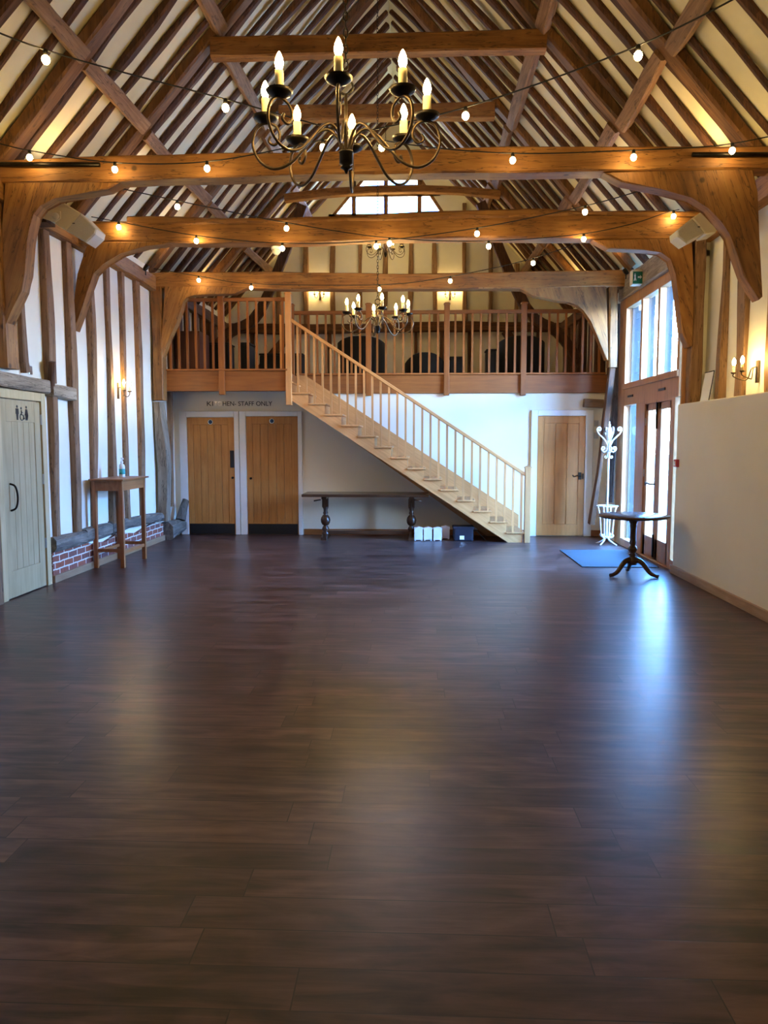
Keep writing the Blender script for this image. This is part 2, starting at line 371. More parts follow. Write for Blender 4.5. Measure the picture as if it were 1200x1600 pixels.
def timber(bm, pts, w, d, side, seed=0, wob=0.012, step=0.22, ch=0.014, wscale=None):
    """hand hewn timber: pts centre line, w across 'side', d across the other way"""
    rnd = random.Random(seed); side = V(side).normalized()
    P = [V(p) for p in pts]; Q = []
    for a, b in zip(P, P[1:]):
        n = max(1, int((b - a).length / step))
        for k in range(n): Q.append(a.lerp(b, k / n))
    Q.append(P[-1]); n = len(Q); rings = []
    ph = [rnd.uniform(0, 6.28) for _ in range(8)]
    for i, p in enumerate(Q):
        t = (Q[min(i + 1, n - 1)] - Q[max(i - 1, 0)]).normalized()
        s = (side - side.dot(t) * t).normalized(); o = t.cross(s)
        x = i * step
        dw = wob * (math.sin(x * 2.1 + ph[0]) + 0.6 * math.sin(x * 5.3 + ph[1])); dd = wob * (math.sin(x * 1.7 + ph[2]) + 0.6 * math.sin(x * 4.9 + ph[3]))
        cs = wob * 1.1 * math.sin(x * 1.3 + ph[4]); co = wob * 1.1 * math.sin(x * 1.1 + ph[5])
        ws = wscale(i / (n - 1)) if wscale else 1
        a = (w * ws + dw) / 2; b = (d + dd) / 2
        ring = []
        for (su, sv) in ((1, 1), (-1, 1), (-1, -1), (1, -1)):
            c1 = ch * rnd.uniform(0.6, 1.6); c2 = ch * rnd.uniform(0.6, 1.6)
            q = [(su * a, sv * (b - c1)), (su * (a - c2), sv * b)]
            if su * sv < 0: q = q[::-1]
            for (u, v_) in q: ring.append(bm.verts.new(p + s * (u + cs) + o * (v_ + co)))
        rings.append(ring)
    for a, b in zip(rings, rings[1:]):
        for k in range(8): bm.faces.new((a[k], a[(k + 1) % 8], b[(k + 1) % 8], b[k]))
    bm.faces.new(rings[0][::-1]); bm.faces.new(rings[-1])
    return bm

# ================================================================ THE ROOM
XL, XR = -4.10, 3.40            # upper plaster faces, left and right
CX, HW, EZ, TT = -0.46, 3.65, 4.05, 1.15
YN, YG = -3.0, 17.0             # near end wall, gable wall
RZ = EZ + TT * HW
def zr(x): return EZ + TT * (HW - abs(x - CX))
nL = V((-TT, 0, 1)).normalized(); nR = V((TT, 0, 1)).normalized()
dirL = V((1, 0, TT)).normalized(); dirR = V((-1, 0, TT)).normalized()

struct('floor', bx(-4.5, 3.9, YN - 0.2, 13.2, -0.12, 0), 'floor', label='dark walnut plank floor')
# left wall
struct('wall_left', bx(XL - 0.25, XL, YN, YG + 0.2, 0.0, 4.25), 'plaster')
# right wall: ends around the glazed bay (y 9.3 .. 12.3)
b = B()
box(b, XR, XR + 0.2, YN, 9.33, 0, 4.25); box(b, 3.27, XR + 0.2, 9.30, 9.35, 0, 4.0); box(b, 3.16, XR + 0.2, 12.25, YG + 0.2, 0, 4.25)
struct('wall_right', b, 'plaster')
struct('wall_right_lower', bx(3.10, XR, YN, 9.32, 0, 2.02, bev=0.012), 'wallplaster', label='plain cream half-height wall in front of the right studs')
# back wall under the loft
struct('wall_back', bx(XL, 3.16, 12.95, 13.1, 0, 2.42), 'wallplaster')
# near end wall behind the camera
b = B(); prism(b, [(-4.4, YN, 0), (3.7, YN, 0), (3.7, YN, 4.2), (CX, YN, RZ + 0.3), (-4.4, YN, 4.2)], (0, -0.2, 0)); struct('wall_near', b, 'wallplaster')
# gable wall with the high window opening
gx0, gx1, gz0, gz1 = -1.85, 0.62, 6.42, 7.22
b = B()
box(b, -4.4, 3.7, YG, YG + 0.2, 0, 4.2)
def gpoly(pts): prism(b, [(x, YG, z) for x, z in pts], (0, 0.2, 0))
gpoly([(-4.4, 4.2), (3.7, 4.2), (gx1 + 1.22, gz0), (gx0 - 0.4, gz0)] if False else [(-4.4, 4.2), (3.7, 4.2), (3.7, 4.5), (3.7 - (gz0 - 4.5) / TT, gz0), (-4.4 + (gz0 - 4.5) / TT, gz0), (-4.4, 4.5)])
gpoly([(-4.4 + (gz0 - 4.5) / TT - 0.1, gz0), (gx0, gz0), (gx0 + 0.70, gz1), (-2.0, gz1)])
gpoly([(3.7 - (gz0 - 4.5) / TT + 0.1, gz0), (gx1, gz0), (gx1 - 0.55, gz1), (1.1, gz1)])
gpoly([(-2.0, gz1), (1.1, gz1), (CX, RZ + 0.4)])
struct('wall_gable', b, 'plaster')
# loft slab
b = B(); box(b, XL, -2.0, 12.09, YG, 2.42, 2.67); box(b, -2.0, 3.16, 12.94, YG, 2.42, 2.67)
struct('trim_1', b, 'loft', label='oak boarded gallery floor')
# roof plaster (two slopes, built with thickness)
def slope(name, s, mat):
    off = 0.19
    n = nL if s < 0 else nR
    xe = CX + s * (HW + 0.55)
    up = V((0, 0, off * math.sqrt(1 + TT * TT)))
    p = [V((xe, YN, zr(xe))), V((xe, YG + 0.2, zr(xe))), V((CX, YG + 0.2, RZ)), V((CX, YN, RZ))]
    bm = B(); prism(bm, [q + up for q in p], V((0, 0, 0.12)))
    struct(name, bm, mat, label='cream plaster between the %s rafters' % ('left' if s < 0 else 'right'))
slope('ceiling_left', -1, 'roofplaster'); slope('ceiling_right', 1, 'roofplaster')

# baseboards
struct('baseboard_left', bx(XL, XL + 0.075, 8.33, 12.9, 0, 0.085, bev=0.006), 'skirting')
struct('baseboard_right', bx(3.075, 3.10, YN, 9.33, 0, 0.10, bev=0.006), 'skirting')
b = B(); box(b, -1.90, 1.88, 12.925, 12.95, 0, 0.10, bev=0.006); box(b, 2.93, 3.1, 12.925, 12.95, 0, 0.10, bev=0.006)
struct('baseboard_back', b, 'loft')

# brick plinth and weathered sill timber on the left
b = B()
rnd = random.Random(5)
tops = [0.34, 0.37, 0.35, 0.30, 0.27, 0.33, 0.30, 0.25, 0.30, 0.33, 0.27, 0.24]
ys = [8.34 + i * (12.45 - 8.34) / (len(tops) - 1) for i in range(len(tops))]
prism(b, [(XL, y, 0.08) for y in (ys[0], ys[-1])] + [(XL, y, t) for y, t in zip(ys[::-1], tops[::-1])], (0.05, 0, 0), bev=0.004)
struct('trim_2', b, 'brick', label='low red brick plinth with pale mortar', grain=V((0, 1, 0)))
sills = [(8.34, 9.12, 'near'), (9.14, 10.0, 'second'), (10.02, 12.05, 'long far')]
sl = ['weathered grey sill timber on the brick plinth beside the pale toilet door', 'weathered grey sill timber on the brick plinth behind the tall bar table', 'long weathered grey sill timber beyond the tall bar table, over the brickwork']
for i, (y0, y1, nm) in enumerate(sills):
    t = timber(B(), [(XL + 0.04, y0, 0.41), (XL + 0.045, y1, 0.40 + 0.0 * i)], 0.13, 0.15, (1, 0, 0), seed=40 + i, wob=0.02, ch=0.03)
    tag(obj('sill_beam', t, 'grey'), sl[i], 'beam', 'sill timbers on the brick plinth')
t = timber(B(), [(XL + 0.10, 12.1, 0.17), (XL + 0.13, 12.88, 0.17)], 0.2, 0.27, (1, 0, 0), seed=47, wob=0.03, ch=0.05)
tag(obj('oak_block', t, 'grey'), 'dark weathered squared oak block on the floor at the foot of the left corner post', 'timber')
t = timber(B(), [(XL + 0.17, 12.62, 0.28), (XL + 0.20, 12.70, 0.46), (XL + 0.24, 12.76, 0.60)], 0.15, 0.13, (1, 0, 0), seed=49, wob=0.02, ch=0.04, wscale=lambda t: 1 - 0.45 * t)
tag(obj('oak_stump', t, 'grey'), 'rough broken-topped oak stump standing on the dark block in the left corner', 'timber')

# ================================================================ TIMBER FRAME
# wall plates
tag(obj('wall_plate', timber(B(), [(XL + 0.02, 3.0, 4.0), (XL + 0.03, 7.4, 4.0), (XL + 0.0, 12.0, 3.99)], 0.2, 0.22, (1, 0, 0), seed=1, wob=0.012), 'beam'), 'long oak wall plate along the top of the left wall over the hall', 'beam')
tag(obj('wall_plate', timber(B(), [(XR - 0.02, 3.0, 4.0), (XR - 0.02, 9.35, 3.98)], 0.2, 0.24, (1, 0, 0), seed=2, wob=0.012), 'beam'), 'oak wall plate at the top of the right wall behind the speaker', 'beam')
tag(obj('wall_plate', timber(B(), [(3.2, 9.36, 3.86), (3.2, 12.2, 3.88)], 0.22, 0.32, (1, 0, 0), seed=3, wob=0.012), 'lintel'), 'thick grey-brown oak wall plate above the tall glazing, carrying the exit sign', 'beam')
tag(obj('wall_plate', timber(B(), [(XL + 0.02, 12.2, 3.99), (XL + 0.02, YG, 3.99)], 0.18, 0.2, (1, 0, 0), seed=4, wob=0.012), 'rafter'), 'dark oak wall plate on the left side of the gallery', 'beam')
tag(obj('wall_plate', timber(B(), [(3.14, 12.25, 3.99), (3.14, YG, 3.99)], 0.18, 0.2, (1, 0, 0), seed=6, wob=0.012), 'rafter'), 'dark oak wall plate on the right side of the gallery', 'beam')

TR = {1: 7.45, 2: 9.15, 3: 11.85, 4: 14.4}
# tie beams
tie = [(1, [(-4.2, 4.16), (-2.5, 4.18), (-0.4, 4.185), (1.8, 4.19), (3.5, 4.19)], 0.22, 0.22, 'nearest heavy oak tie beam crossing the hall just behind the big chandelier'),
       (2, [(-4.2, 4.04), (-2.5, 4.04), (-0.4, 4.035), (1.8, 4.03), (3.5, 4.01)], 0.24, 0.25, 'second oak tie beam with a long split along it, between the two wall speakers and the stairs'),
       (3, [(-4.2, 4.03), (-2.5, 4.03), (-0.4, 4.0), (1.6, 3.98), (3.3, 4.0)], 0.24, 0.24, 'third oak tie beam, directly in front of the gallery')]
for k, pts, w, d, lab in tie:
    y = TR[k] + w / 2
    t = timber(B(), [(x, y, z) for x, z in pts], w, d, (0, 1, 0), seed=10 + k, wob=0.012, step=0.3)
    o = obj('tie_beam', t, 'beam'); tag(o, lab, 'beam', 'tie beams')
    if k == 2:
        obj('split_upper_layer', timber(B(), [(-3.4, y - 0.02, 4.175), (-1.5, y - 0.03, 4.16), (0.6, y - 0.03, 4.165), (3.3, y - 0.01, 4.18)], w, 0.075, (0, 1, 0), seed=77, wob=0.02, ch=0.02), 'beam', o, label='darker riven upper layer of the beam')
t = timber(B(), [(-4.2, 4.1, 4.2), (3.5, 4.1, 4.2)], 0.25, 0.26, (0, 1, 0), seed=19)
tag(obj('tie_beam', t, 'beam'), 'oak tie beam overhead nearest the viewer, above the top of the photo', 'beam', 'tie beams')
# iron straps / tenon slots on the first tie
tag(obj('tie_rod', tube(B(), [(-4.05, 7.42, 4.21), (-3.0, 7.42, 4.19)], 0.022), 'iron'), 'dark iron rod on the left end of the nearest tie beam', 'iron rod')
tag(obj('tie_rod', tube(B(), [(3.28, 7.42, 4.19), (2.52, 7.42, 4.20)], 0.022), 'iron'), 'dark iron rod on the right end of the nearest tie beam', 'iron rod')

# knee braces: cut from grown oak, outline in the truss plane, 0.16 thick
KB = {
 'T1L': (7.46, [(-2.83, 4.04), (-3.18, 4.05), (-3.65, 4.06), (-3.95, 4.06), (-3.99, 3.66), (-4.03, 3.12), (-4.09, 2.5), (-4.03, 2.68), (-3.94, 2.84), (-3.83, 3.04), (-3.79, 3.2), (-3.75, 3.52), (-3.72, 3.64), (-3.69, 3.76), (-3.62, 3.84), (-3.48, 3.91), (-3.16, 3.95), (-2.95, 3.98)]),
 'T1R': (7.46, [(1.73, 4.07), (2.41, 4.08), (3.09, 4.08), (3.14, 3.87), (3.23, 2.93), (3.2, 2.9), (3.13, 3.0), (3.05, 3.12), (2.98, 3.31), (2.92, 3.49), (2.83, 3.6), (2.71, 3.74), (2.55, 3.84), (2.26, 3.91), (1.9, 3.98)]),
 'T2L': (9.16, [(-2.86, 3.92), (-3.75, 3.93), (-3.90, 3.88), (-4.02, 3.56), (-4.06, 3.30), (-4.10, 2.97), (-4.08, 2.90), (-4.0, 3.10), (-3.90, 3.37), (-3.83, 3.57), (-3.71, 3.68), (-3.50, 3.80), (-3.19, 3.87), (-2.99, 3.89)]),
 'T2R': (9.16, [(2.02, 3.89), (2.90, 3.89), (3.15, 3.87), (3.18, 3.4), (3.20, 2.68), (3.15, 2.67), (3.07, 2.83), (3.0, 3.31), (2.97, 3.50), (2.92, 3.67), (2.80, 3.75), (2.60, 3.77), (2.20, 3.79)]),
 'T3L': (11.86, [(-2.59, 3.91), (-3.23, 3.94), (-3.85, 3.95), (-3.89, 3.44), (-3.95, 2.9), (-3.92, 2.84), (-3.81, 3.15), (-3.68, 3.40), (-3.61, 3.58), (-3.58, 3.72), (-3.52, 3.79), (-3.40, 3.81), (-2.77, 3.83)]),
 'T3R': (11.86, [(1.53, 3.88), (2.19, 3.90), (2.83, 3.91), (2.86, 3.39), (2.89, 2.80), (2.86, 2.81), (2.71, 3.18), (2.62, 3.38), (2.52, 3.54), (2.43, 3.62), (2.30, 3.67), (2.13, 3.68), (1.75, 3.76)])}
kl = {'T1L': 'big curved golden oak knee brace under the left end of the nearest tie beam', 'T1R': 'big curved oak knee brace right of the right speaker, under the nearest tie beam',
      'T2L': 'curved oak knee brace below the left speaker, under the second tie beam', 'T2R': 'curved oak knee brace overlapping the tall window, under the second tie beam',
      'T3L': 'curved oak knee brace at the left end of the gallery front', 'T3R': 'curved pale oak knee brace at the right end of the gallery front'}
for k, (y, pts) in KB.items():
    b = B(); prism(b, [(x, y, z) for x, z in pts], (0, 0.17, 0), bev=0.012)
    o = obj('knee_brace', b, 'beam', grain=V((0.35 if k.endswith('L') else -0.35, 0, 1))); tag(o, kl[k], 'beam', 'knee braces')
# main posts
def post(name, label, pts, w, d, mat='beam', seed=0, **k):
    return tag(obj(name, timber(B(), pts, w, d, (0, 1, 0), seed=seed, **k), mat), label, 'post')
post('jowl_post', 'oak post at the far left edge above the toilet door, behind the big knee brace', [(-4.12, 7.55, 2.3), (-4.12, 7.55, 4.05)], 0.24, 0.24, seed=21)
post('jowl_post', 'oak post at the far right edge, under the nearest tie beam', [(3.42, 7.54, 2.02), (3.42, 7.54, 2.9), (3.40, 7.54, 4.05)], 0.16, 0.12, seed=22)
post('jowl_post', 'dark oak post right of the tall window, carrying the second tie beam', [(3.24, 9.25, 2.02), (3.25, 9.25, 3.88)], 0.15, 0.13, 'stud', seed=24)
post('jowl_post', 'thick oak post at the left end of the gallery, upper length', [(-4.0, 11.95, 2.22), (-4.0, 11.95, 3.95)], 0.20, 0.16, seed=25)
post('jowl_post', 'grey weathered lower length of the left gallery post, standing on the sill', [(-4.03, 12.0, 0.33), (-3.99, 11.98, 1.2), (-4.02, 11.96, 2.2)], 0.2, 0.15, 'lintel', seed=26, wob=0.025)
post('jowl_post', 'oak post at the right end of the gallery, upper length', [(2.96, 11.97, 2.7), (2.94, 11.95, 3.95)], 0.2, 0.12, seed=27)
post('jowl_post', 'leaning brown oak post behind the white coat stand', [(2.78, 12.2, 0.28), (2.85, 12.12, 1.1), (2.90, 12.05, 1.9), (2.96, 12.0, 2.7)], 0.13, 0.09, 'rafter', seed=28, wob=0.02)
post('jowl_post', 'dark grey oak corner post between the coat stand and the tall glazing', [(3.08, 12.28, 0.62), (3.09, 12.28, 3.7)], 0.10, 0.11, 'grey', seed=29, wob=0.012)
tag(obj('oak_corbel', timber(B(), [(2.75, 12.86, 2.22), (3.06, 12.86, 2.20)], 0.14, 0.14, (0, 1, 0), seed=33, wob=0.01), 'stud'), 'short stubby oak bracket on the right wall below the gallery floor', 'timber')
tag(obj('oak_peg', timber(B(), [(-4.03, 8.43, 2.16), (-3.98, 8.37, 2.45)], 0.075, 0.07, (0, 1, 0), seed=34, wob=0.006), 'rafter'), 'stout dark wooden peg leaning on the toilet door lintel', 'timber')
tag(obj('door_lintel', timber(B(), [(XL + 0.03, 7.0, 2.19), (XL + 0.03, 8.38, 2.19)], 0.12, 0.145, (1, 0, 0), seed=35, wob=0.012), 'lintel'), 'long grey-brown oak lintel over the toilet door', 'beam')
tag(obj('door_lintel', timber(B(), [(XL + 0.04, 8.41, 2.14), (XL + 0.04, 8.98, 2.13)], 0.14, 0.14, (1, 0, 0), seed=36, wob=0.012), 'lintel'), 'short oak lintel end jutting past the toilet door beside the peg', 'beam')

# wall studs, left
studsL = [(7.93, 2.3, 0.10, 'narrow oak stud standing on the toilet door lintel'), (8.46, 2.22, 0.15, 'wide oak stud above the right edge of the toilet door'),
          (8.50, 0.46, 0.10, 'dark lower oak stud tight beside the toilet door frame'),
          (9.02, 0.46, 0.14, 'oak stud under the foot of the second left knee brace, clear of the toilet door'), (9.60, 0.46, 0.12, 'oak stud rising behind the left side of the tall bar table'),
          (10.18, 0.46, 0.12, 'oak stud just left of the wall sconce by the bar table'), (10.66, 0.46, 0.10, 'narrow oak stud right behind the hand sanitiser bottle'),
          (11.25, 0.46, 0.13, 'oak stud right of the left wall sconce'), (12.62, 0.5, 0.09, 'thin dark oak stud in the far left corner under the gallery')]
for i, (y, z0, w, lab) in enumerate(studsL):
    z1 = 2.12 if (i == 2) else (2.4 if y > 12 else 3.92)
    lean = (-0.06 if i in (4, 5) else 0.02)
    t = timber(B(), [(XL + 0.01, y + lean, z0), (XL + 0.015, y, 2.4 if z1 > 2.5 else (z0 + z1) / 2), (XL + 0.01, y, z1)], w, 0.10, (0, 1, 0), seed=50 + i, wob=0.012, ch=0.008)
    tag(obj('wall_stud', t, 'stud'), lab, 'stud', 'studs in the left wall')
studsR = [(8.72, 0.11, 'oak stud nearest the tall window on the right wall'), (8.24, 0.20, 'wide two-tone oak stud left of the right wall sconce'), (6.6, 0.14, 'oak stud beyond the right edge of the photo')]
for i, (y, w, lab) in enumerate(studsR):
    t = timber(B(), [(XR - 0.02, y, 2.0), (XR - 0.02, y + (0.04 if i == 0 else 0), 3.92)], w, 0.09, (0, 1, 0), seed=60 + i, wob=0.015, ch=0.008)
    tag(obj('wall_stud', t, 'stud'), lab, 'stud', 'studs in the right wall')
for s, x, lab in ((-1, XL + 0.02, 'dark oak stud in the left wall of the gallery'), (1, 3.14, 'dark oak stud in the right wall of the gallery')):
    for i in range(9):
        y = 12.75 + i * 0.48
        t = timber(B(), [(x, y, 2.67), (x, y, 3.92)], 0.15, 0.10, (0, 1, 0), seed=70 + i + 10 * s, wob=0.015)
        tag(obj('wall_stud', t, 'rafter'), ['first', 'second', 'third', 'fourth', 'fifth', 'sixth', 'seventh', 'eighth', 'ninth'][i] + ' ' + lab + ', counting from the railing', 'stud', 'studs in the %s gallery wall' % ('left' if s < 0 else 'right'))

# principal rafters, collars, purlins
RS = {}
def onslope(s, x, y, off): return V((x, y, zr(x))) + (nL if s < 0 else nR) * off
tname = {0: 'overhead truss in front of the big chandelier', 1: 'nearest visible truss', 2: 'second truss', 3: 'third truss at the gallery front', 4: 'truss over the gallery'}
TY = {0: 4.1, 1: 7.45, 2: 9.15, 3: 11.85, 4: 14.4}
for k, y in TY.items():
    for s in (-1, 1):
        xa = CX + s * (HW - 0.05); xb = CX + s * 0.02
        t = timber(B(), [onslope(s, xa, y + 0.12, 0.125), onslope(s, xb, y + 0.12, 0.125)], 0.20, 0.115, (0, 1, 0), seed=100 + k * 2 + s, wob=0.012, step=0.35, ch=0.02)
        tag(obj('principal_rafter', t, 'principal'), '%s oak principal rafter of the %s' % ('left' if s < 0 else 'right', tname[k]), 'rafter', 'principal rafters')
collars = {1: (6.1, 0.0), 2: (6.10, 0.0), 3: (6.46, 0.0), 4: (6.04, 0.12)}
for k, (z, camber) in collars.items():
    y = TY[k] + 0.10
    h = (HW - (z - EZ) / TT) + 0.05
    pts = [(CX + h * u, y, z + camber * (1 - u * u)) for u in (-1, -0.6, -0.2, 0.2, 0.6, 1)]
    t = timber(B(), pts, 0.16, 0.22 if k != 4 else 0.13, (0, 1, 0), seed=120 + k, wob=0.008, step=0.3)
    tag(obj('collar_beam', t, 'beam'), 'horizontal oak collar beam high between the rafters of the %s' % tname[k], 'beam', 'collar beams')
bays = [(5.9, 7.45, 'before the nearest tie beam'), (7.68, 9.15, 'between the nearest and second tie beams'), (9.38, 11.85, 'between the second and third tie beams'), (12.08, 14.4, 'over the front of the gallery'), (14.63, 17.0, 'by the gable wall')]
for s in (-1, 1):
    sd = 'left' if s < 0 else 'right'
    for i, (y0, y1, bl) in enumerate(bays):
        for j, d in enumerate((2.69, 1.78)):
            if i == 0: y0_ = 4.33
            else: y0_ = y0
            x = CX + s * d; dz = 0.04 * math.sin(i * 2.3 + j)
            t = timber(B(), [onslope(s, x, y0_ - 0.04, 0.08), onslope(s, x + 0.03, y1 + 0.04, 0.08)], 0.15, 0.11, V((1, 0, TT * -s)), seed=140 + i * 4 + j * 2 + s, wob=0.014, step=0.3)
            tag(obj('purlin', t, 'stud'), '%s oak purlin on the %s roof slope %s' % ('lower' if j == 0 else 'upper', sd, bl), 'beam', 'purlins')
# short diagonal wind braces low on the slopes beside each truss
# common rafters
ORD = ['first', 'second', 'third', 'fourth', 'fifth', 'sixth', 'seventh', 'eighth', 'ninth', 'tenth', 'eleventh', 'twelfth']; rcount = {}
def near_truss(y): return any(a - 0.10 < y < a + 0.34 for a in TY.values())
for s in (-1, 1):
    sd = 'left' if s < 0 else 'right'
    y = 4.55; i = 0; rnd = random.Random(7 + s)
    while y < 16.95:
        if not near_truss(y):
            bl = next(b_[2] for b_ in bays if y <= b_[1] + 0.01)
            w = rnd.uniform(0.085, 0.12); rcount[(s, bl)] = rcount.get((s, bl), -1) + 1; nth = ORD[rcount[(s, bl)]]
            xa = CX + s * (HW + 0.18); xb = CX - s * 0.09
            l1, l2 = rnd.uniform(-0.03, 0.03), rnd.uniform(-0.03, 0.03)
            t = timber(B(), [onslope(s, xa, y + l1, 0.165), onslope(s, (xa + xb) / 2, y, 0.165), onslope(s, xb, y + l2, 0.165)], w, 0.07, (0, 1, 0), seed=200 + i + s * 50, wob=0.02, step=0.4, ch=0.02)
            tag(obj('common_rafter', t, 'rafter'), '%s common rafter on the %s slope %s, counting away' % (nth, sd, bl), 'rafter', 'common rafters, %s slope, %s' % (sd, bl))
            y += rnd.uniform(0.36, 0.41)
        else: y += 0.05
        i += 1
# gable wall timbers
tag(obj('gable_rail', timber(B(), [(-4.1, 16.9, 4.03), (3.1, 16.9, 4.03)], 0.16, 0.20, (0, 1, 0), seed=300, wob=0.014), 'rafter'), 'dark horizontal oak rail across the gable wall at gallery railing height', 'beam')
gp = [(-3.0, 'first'), (-2.38, 'second'), (-1.79, 'third'), (-1.20, 'fourth'), (-0.66, 'middle'), (-0.12, 'sixth'), (0.39, 'seventh'), (1.02, 'eighth'), (1.57, 'ninth'), (2.12, 'tenth')]
for i, (x, o_) in enumerate(gp):
    zt = min(gz0 - 0.06 if gx0 < x < gx1 else 9, zr(x) + 0.08)
    t = timber(B(), [(x, 16.95, 4.12), (x + rnd.uniform(-0.03, 0.03), 16.95, (4.12 + zt) / 2), (x, 16.95, zt)], rnd.uniform(0.11, 0.16), 0.09, (0, 1, 0), seed=310 + i, wob=0.018)
    tag(obj('gable_stud', t, 'stud'), 'upper gable wall oak stud, %s counted from the left' % (o_ if o_ != 'middle' else 'fifth'), 'stud', 'upper gable studs')
for i, (x, o_) in enumerate([(-3.6, 'far left behind the cabinet'), (-1.9, 'left of the tall black tub chair'), (0.0, 'between the tub chair and the low chair'), (0.55, 'behind the low round-backed chair'), (1.15, 'right of the low chair'), (2.6, 'far right')]):
    t = timber(B(), [(x, 16.96, 2.67), (x, 16.96, 3.94)], 0.12, 0.07, (0, 1, 0), seed=330 + i, wob=0.015)
    tag(obj('gable_stud', t, 'rafter'), 'lower gable wall oak stud under the rail, %s' % o_, 'stud', 'lower gable studs')
for i, (pts, lab) in enumerate([([(-3.6, 16.88, 2.9), (-2.7, 16.88, 3.95)], 'dark diagonal brace low on the left of the gable wall'), ([(2.7, 16.88, 2.9), (1.9, 16.88, 3.95)], 'dark diagonal brace low on the right of the gable wall'),
        ([(-4.0, 14.5, 3.0), (-3.5, 14.5, 3.6), (-2.9, 14.5, 4.0), (-2.1, 14.5, 5.9)], 'curved dark brace rising from the left gallery wall'), ([(3.05, 14.5, 3.0), (2.6, 14.5, 3.6), (2.0, 14.5, 4.05), (1.15, 14.5, 5.9)], 'curved dark brace rising from the right gallery wall')]):
    t = timber(B(), catmull(pts, 4) if len(pts) > 2 else pts, 0.14, 0.18, (0, 1, 0), seed=350 + i, wob=0.012)
    tag(obj('diagonal_brace', t, 'rafter'), lab, 'beam', 'gallery braces')

# ================================================================ WINDOWS
# window_1: high gable window
w1 = structroot('window_1', (-0.65, YG, gz0), 'trapezoid four-light window high in the gable')
b = B()
def fr(x0, x1, z0, z1, y0=YG + 0.0, y1=YG + 0.1): box(b, x0, x1, y0, y1, z0, z1)
fr(gx0 - 0.05, gx1 + 0.05, gz0 - 0.05, gz0 + 0.04); fr(-1.35, 0.06, 7.16, 7.24); fr(-1.72, 0.5, 6.81, 7.02, YG, YG + 0.06)
fr(-1.40, -1.31, gz0, 7.2); fr(-0.71, -0.62, gz0, 7.2); fr(0.01, 0.10, gz0, 7.2)
for (xa, xb) in ((gx0, gx0 + 0.70), (gx1, gx1 - 0.55)):
    s_ = 1 if xa < CX else -1
    prism(b, [(xa, YG, gz0), (xa + s_ * 0.08, YG, gz0), (xb + s_ * 0.08, YG, gz1), (xb, YG, gz1)], (0, 0.1, 0))
obj('window_frame', b, 'beam', w1)
for x0, x1, z0, z1 in ((-1.78, -1.40, 6.46, 6.81), (-1.31, -0.71, 6.46, 6.81), (-0.62, 0.01, 6.46, 6.81), (0.10, 0.55, 6.46, 6.81), (-1.31, -0.71, 7.02, 7.17), (-0.62, 0.01, 7.02, 7.17)):
    pts = [(x0, YG + 0.05, z0), (x1, YG + 0.05, z0), (x1, YG + 0.05, z1), (x0, YG + 0.05, z1)]
    if x0 < -1.5: pts[3] = (x0 + 0.3, YG + 0.05, z1)
    if x1 > 0.3: pts[2] = (x1 - 0.28, YG + 0.05, z1)
    obj('window_pane', prism(B(), pts, (0, 0.008, 0)), 'glass', w1)

# window_2: tall glazed bay on the right, with the double door between two side lights
XG = 3.14
w2 = structroot('window_2', (3.2, 10.8, 0), 'tall oak framed glazing in the right wall')
b = B()
def fg(y0, y1, z0, z1, x0=XG, x1=XG + 0.12, bev=0.006): box(b, x0, x1, y0, y1, z0, z1, bev=bev)
fg(11.86, 12.22, 0, 3.72); fg(9.33, 9.37, 0, 3.72); fg(9.44, 11.86, 3.56, 3.72)
fg(9.44, 11.86, 2.12, 2.44); fg(9.44, 11.86, 2.36, 2.44, XG - 0.03, XG)
for y in (11.06, 10.30, 9.50): fg(y - 0.04, y + 0.04, 2.44, 3.56)
fg(10.78, 11.20, 0, 2.12); fg(9.55, 9.68, 0, 2.12)
fg(9.68, 10.78, 2.09, 2.13); fg(9.68, 10.78, -0.005, 0.022); fg(11.20, 11.86, 0, 0.11); fg(9.33, 9.55, 0, 0.13); fg(9.3, 12.2, 3.72, 3.8, XG, XG + 0.3)
obj('window_frame', b, 'joinery', w2)
for y in (11.5, 10.05):
    obj('trickle_vent', bx(XG - 0.012, XG, y - 0.13, y + 0.13, 2.23, 2.26), 'black', w2, label='dark slim trickle vent')
b = B()
for y in (11.86, 11.06, 10.30, 9.50): box(b, XG + 0.085, XG + 0.17, y - 0.045, y + 0.045, 2.3, 3.7)
for y in (11.86, 11.13, 9.62): box(b, XG + 0.085, XG + 0.17, y - 0.045, y + 0.045, 0.0, 2.3)
obj('outer_post', b, 'board', w2, label='blue-grey outer posts seen through the glass')
for y0, y1, z0, z1 in ((11.10, 11.86, 2.44, 3.56), (10.34, 11.02, 2.44, 3.56), (9.54, 10.26, 2.44, 3.56), (11.20, 11.86, 0.11, 2.12), (9.33, 9.55, 0.13, 2.12)):
    obj('window_pane', bx(XG + 0.06, XG + 0.068, y0, y1, z0, z1), 'glass', w2)
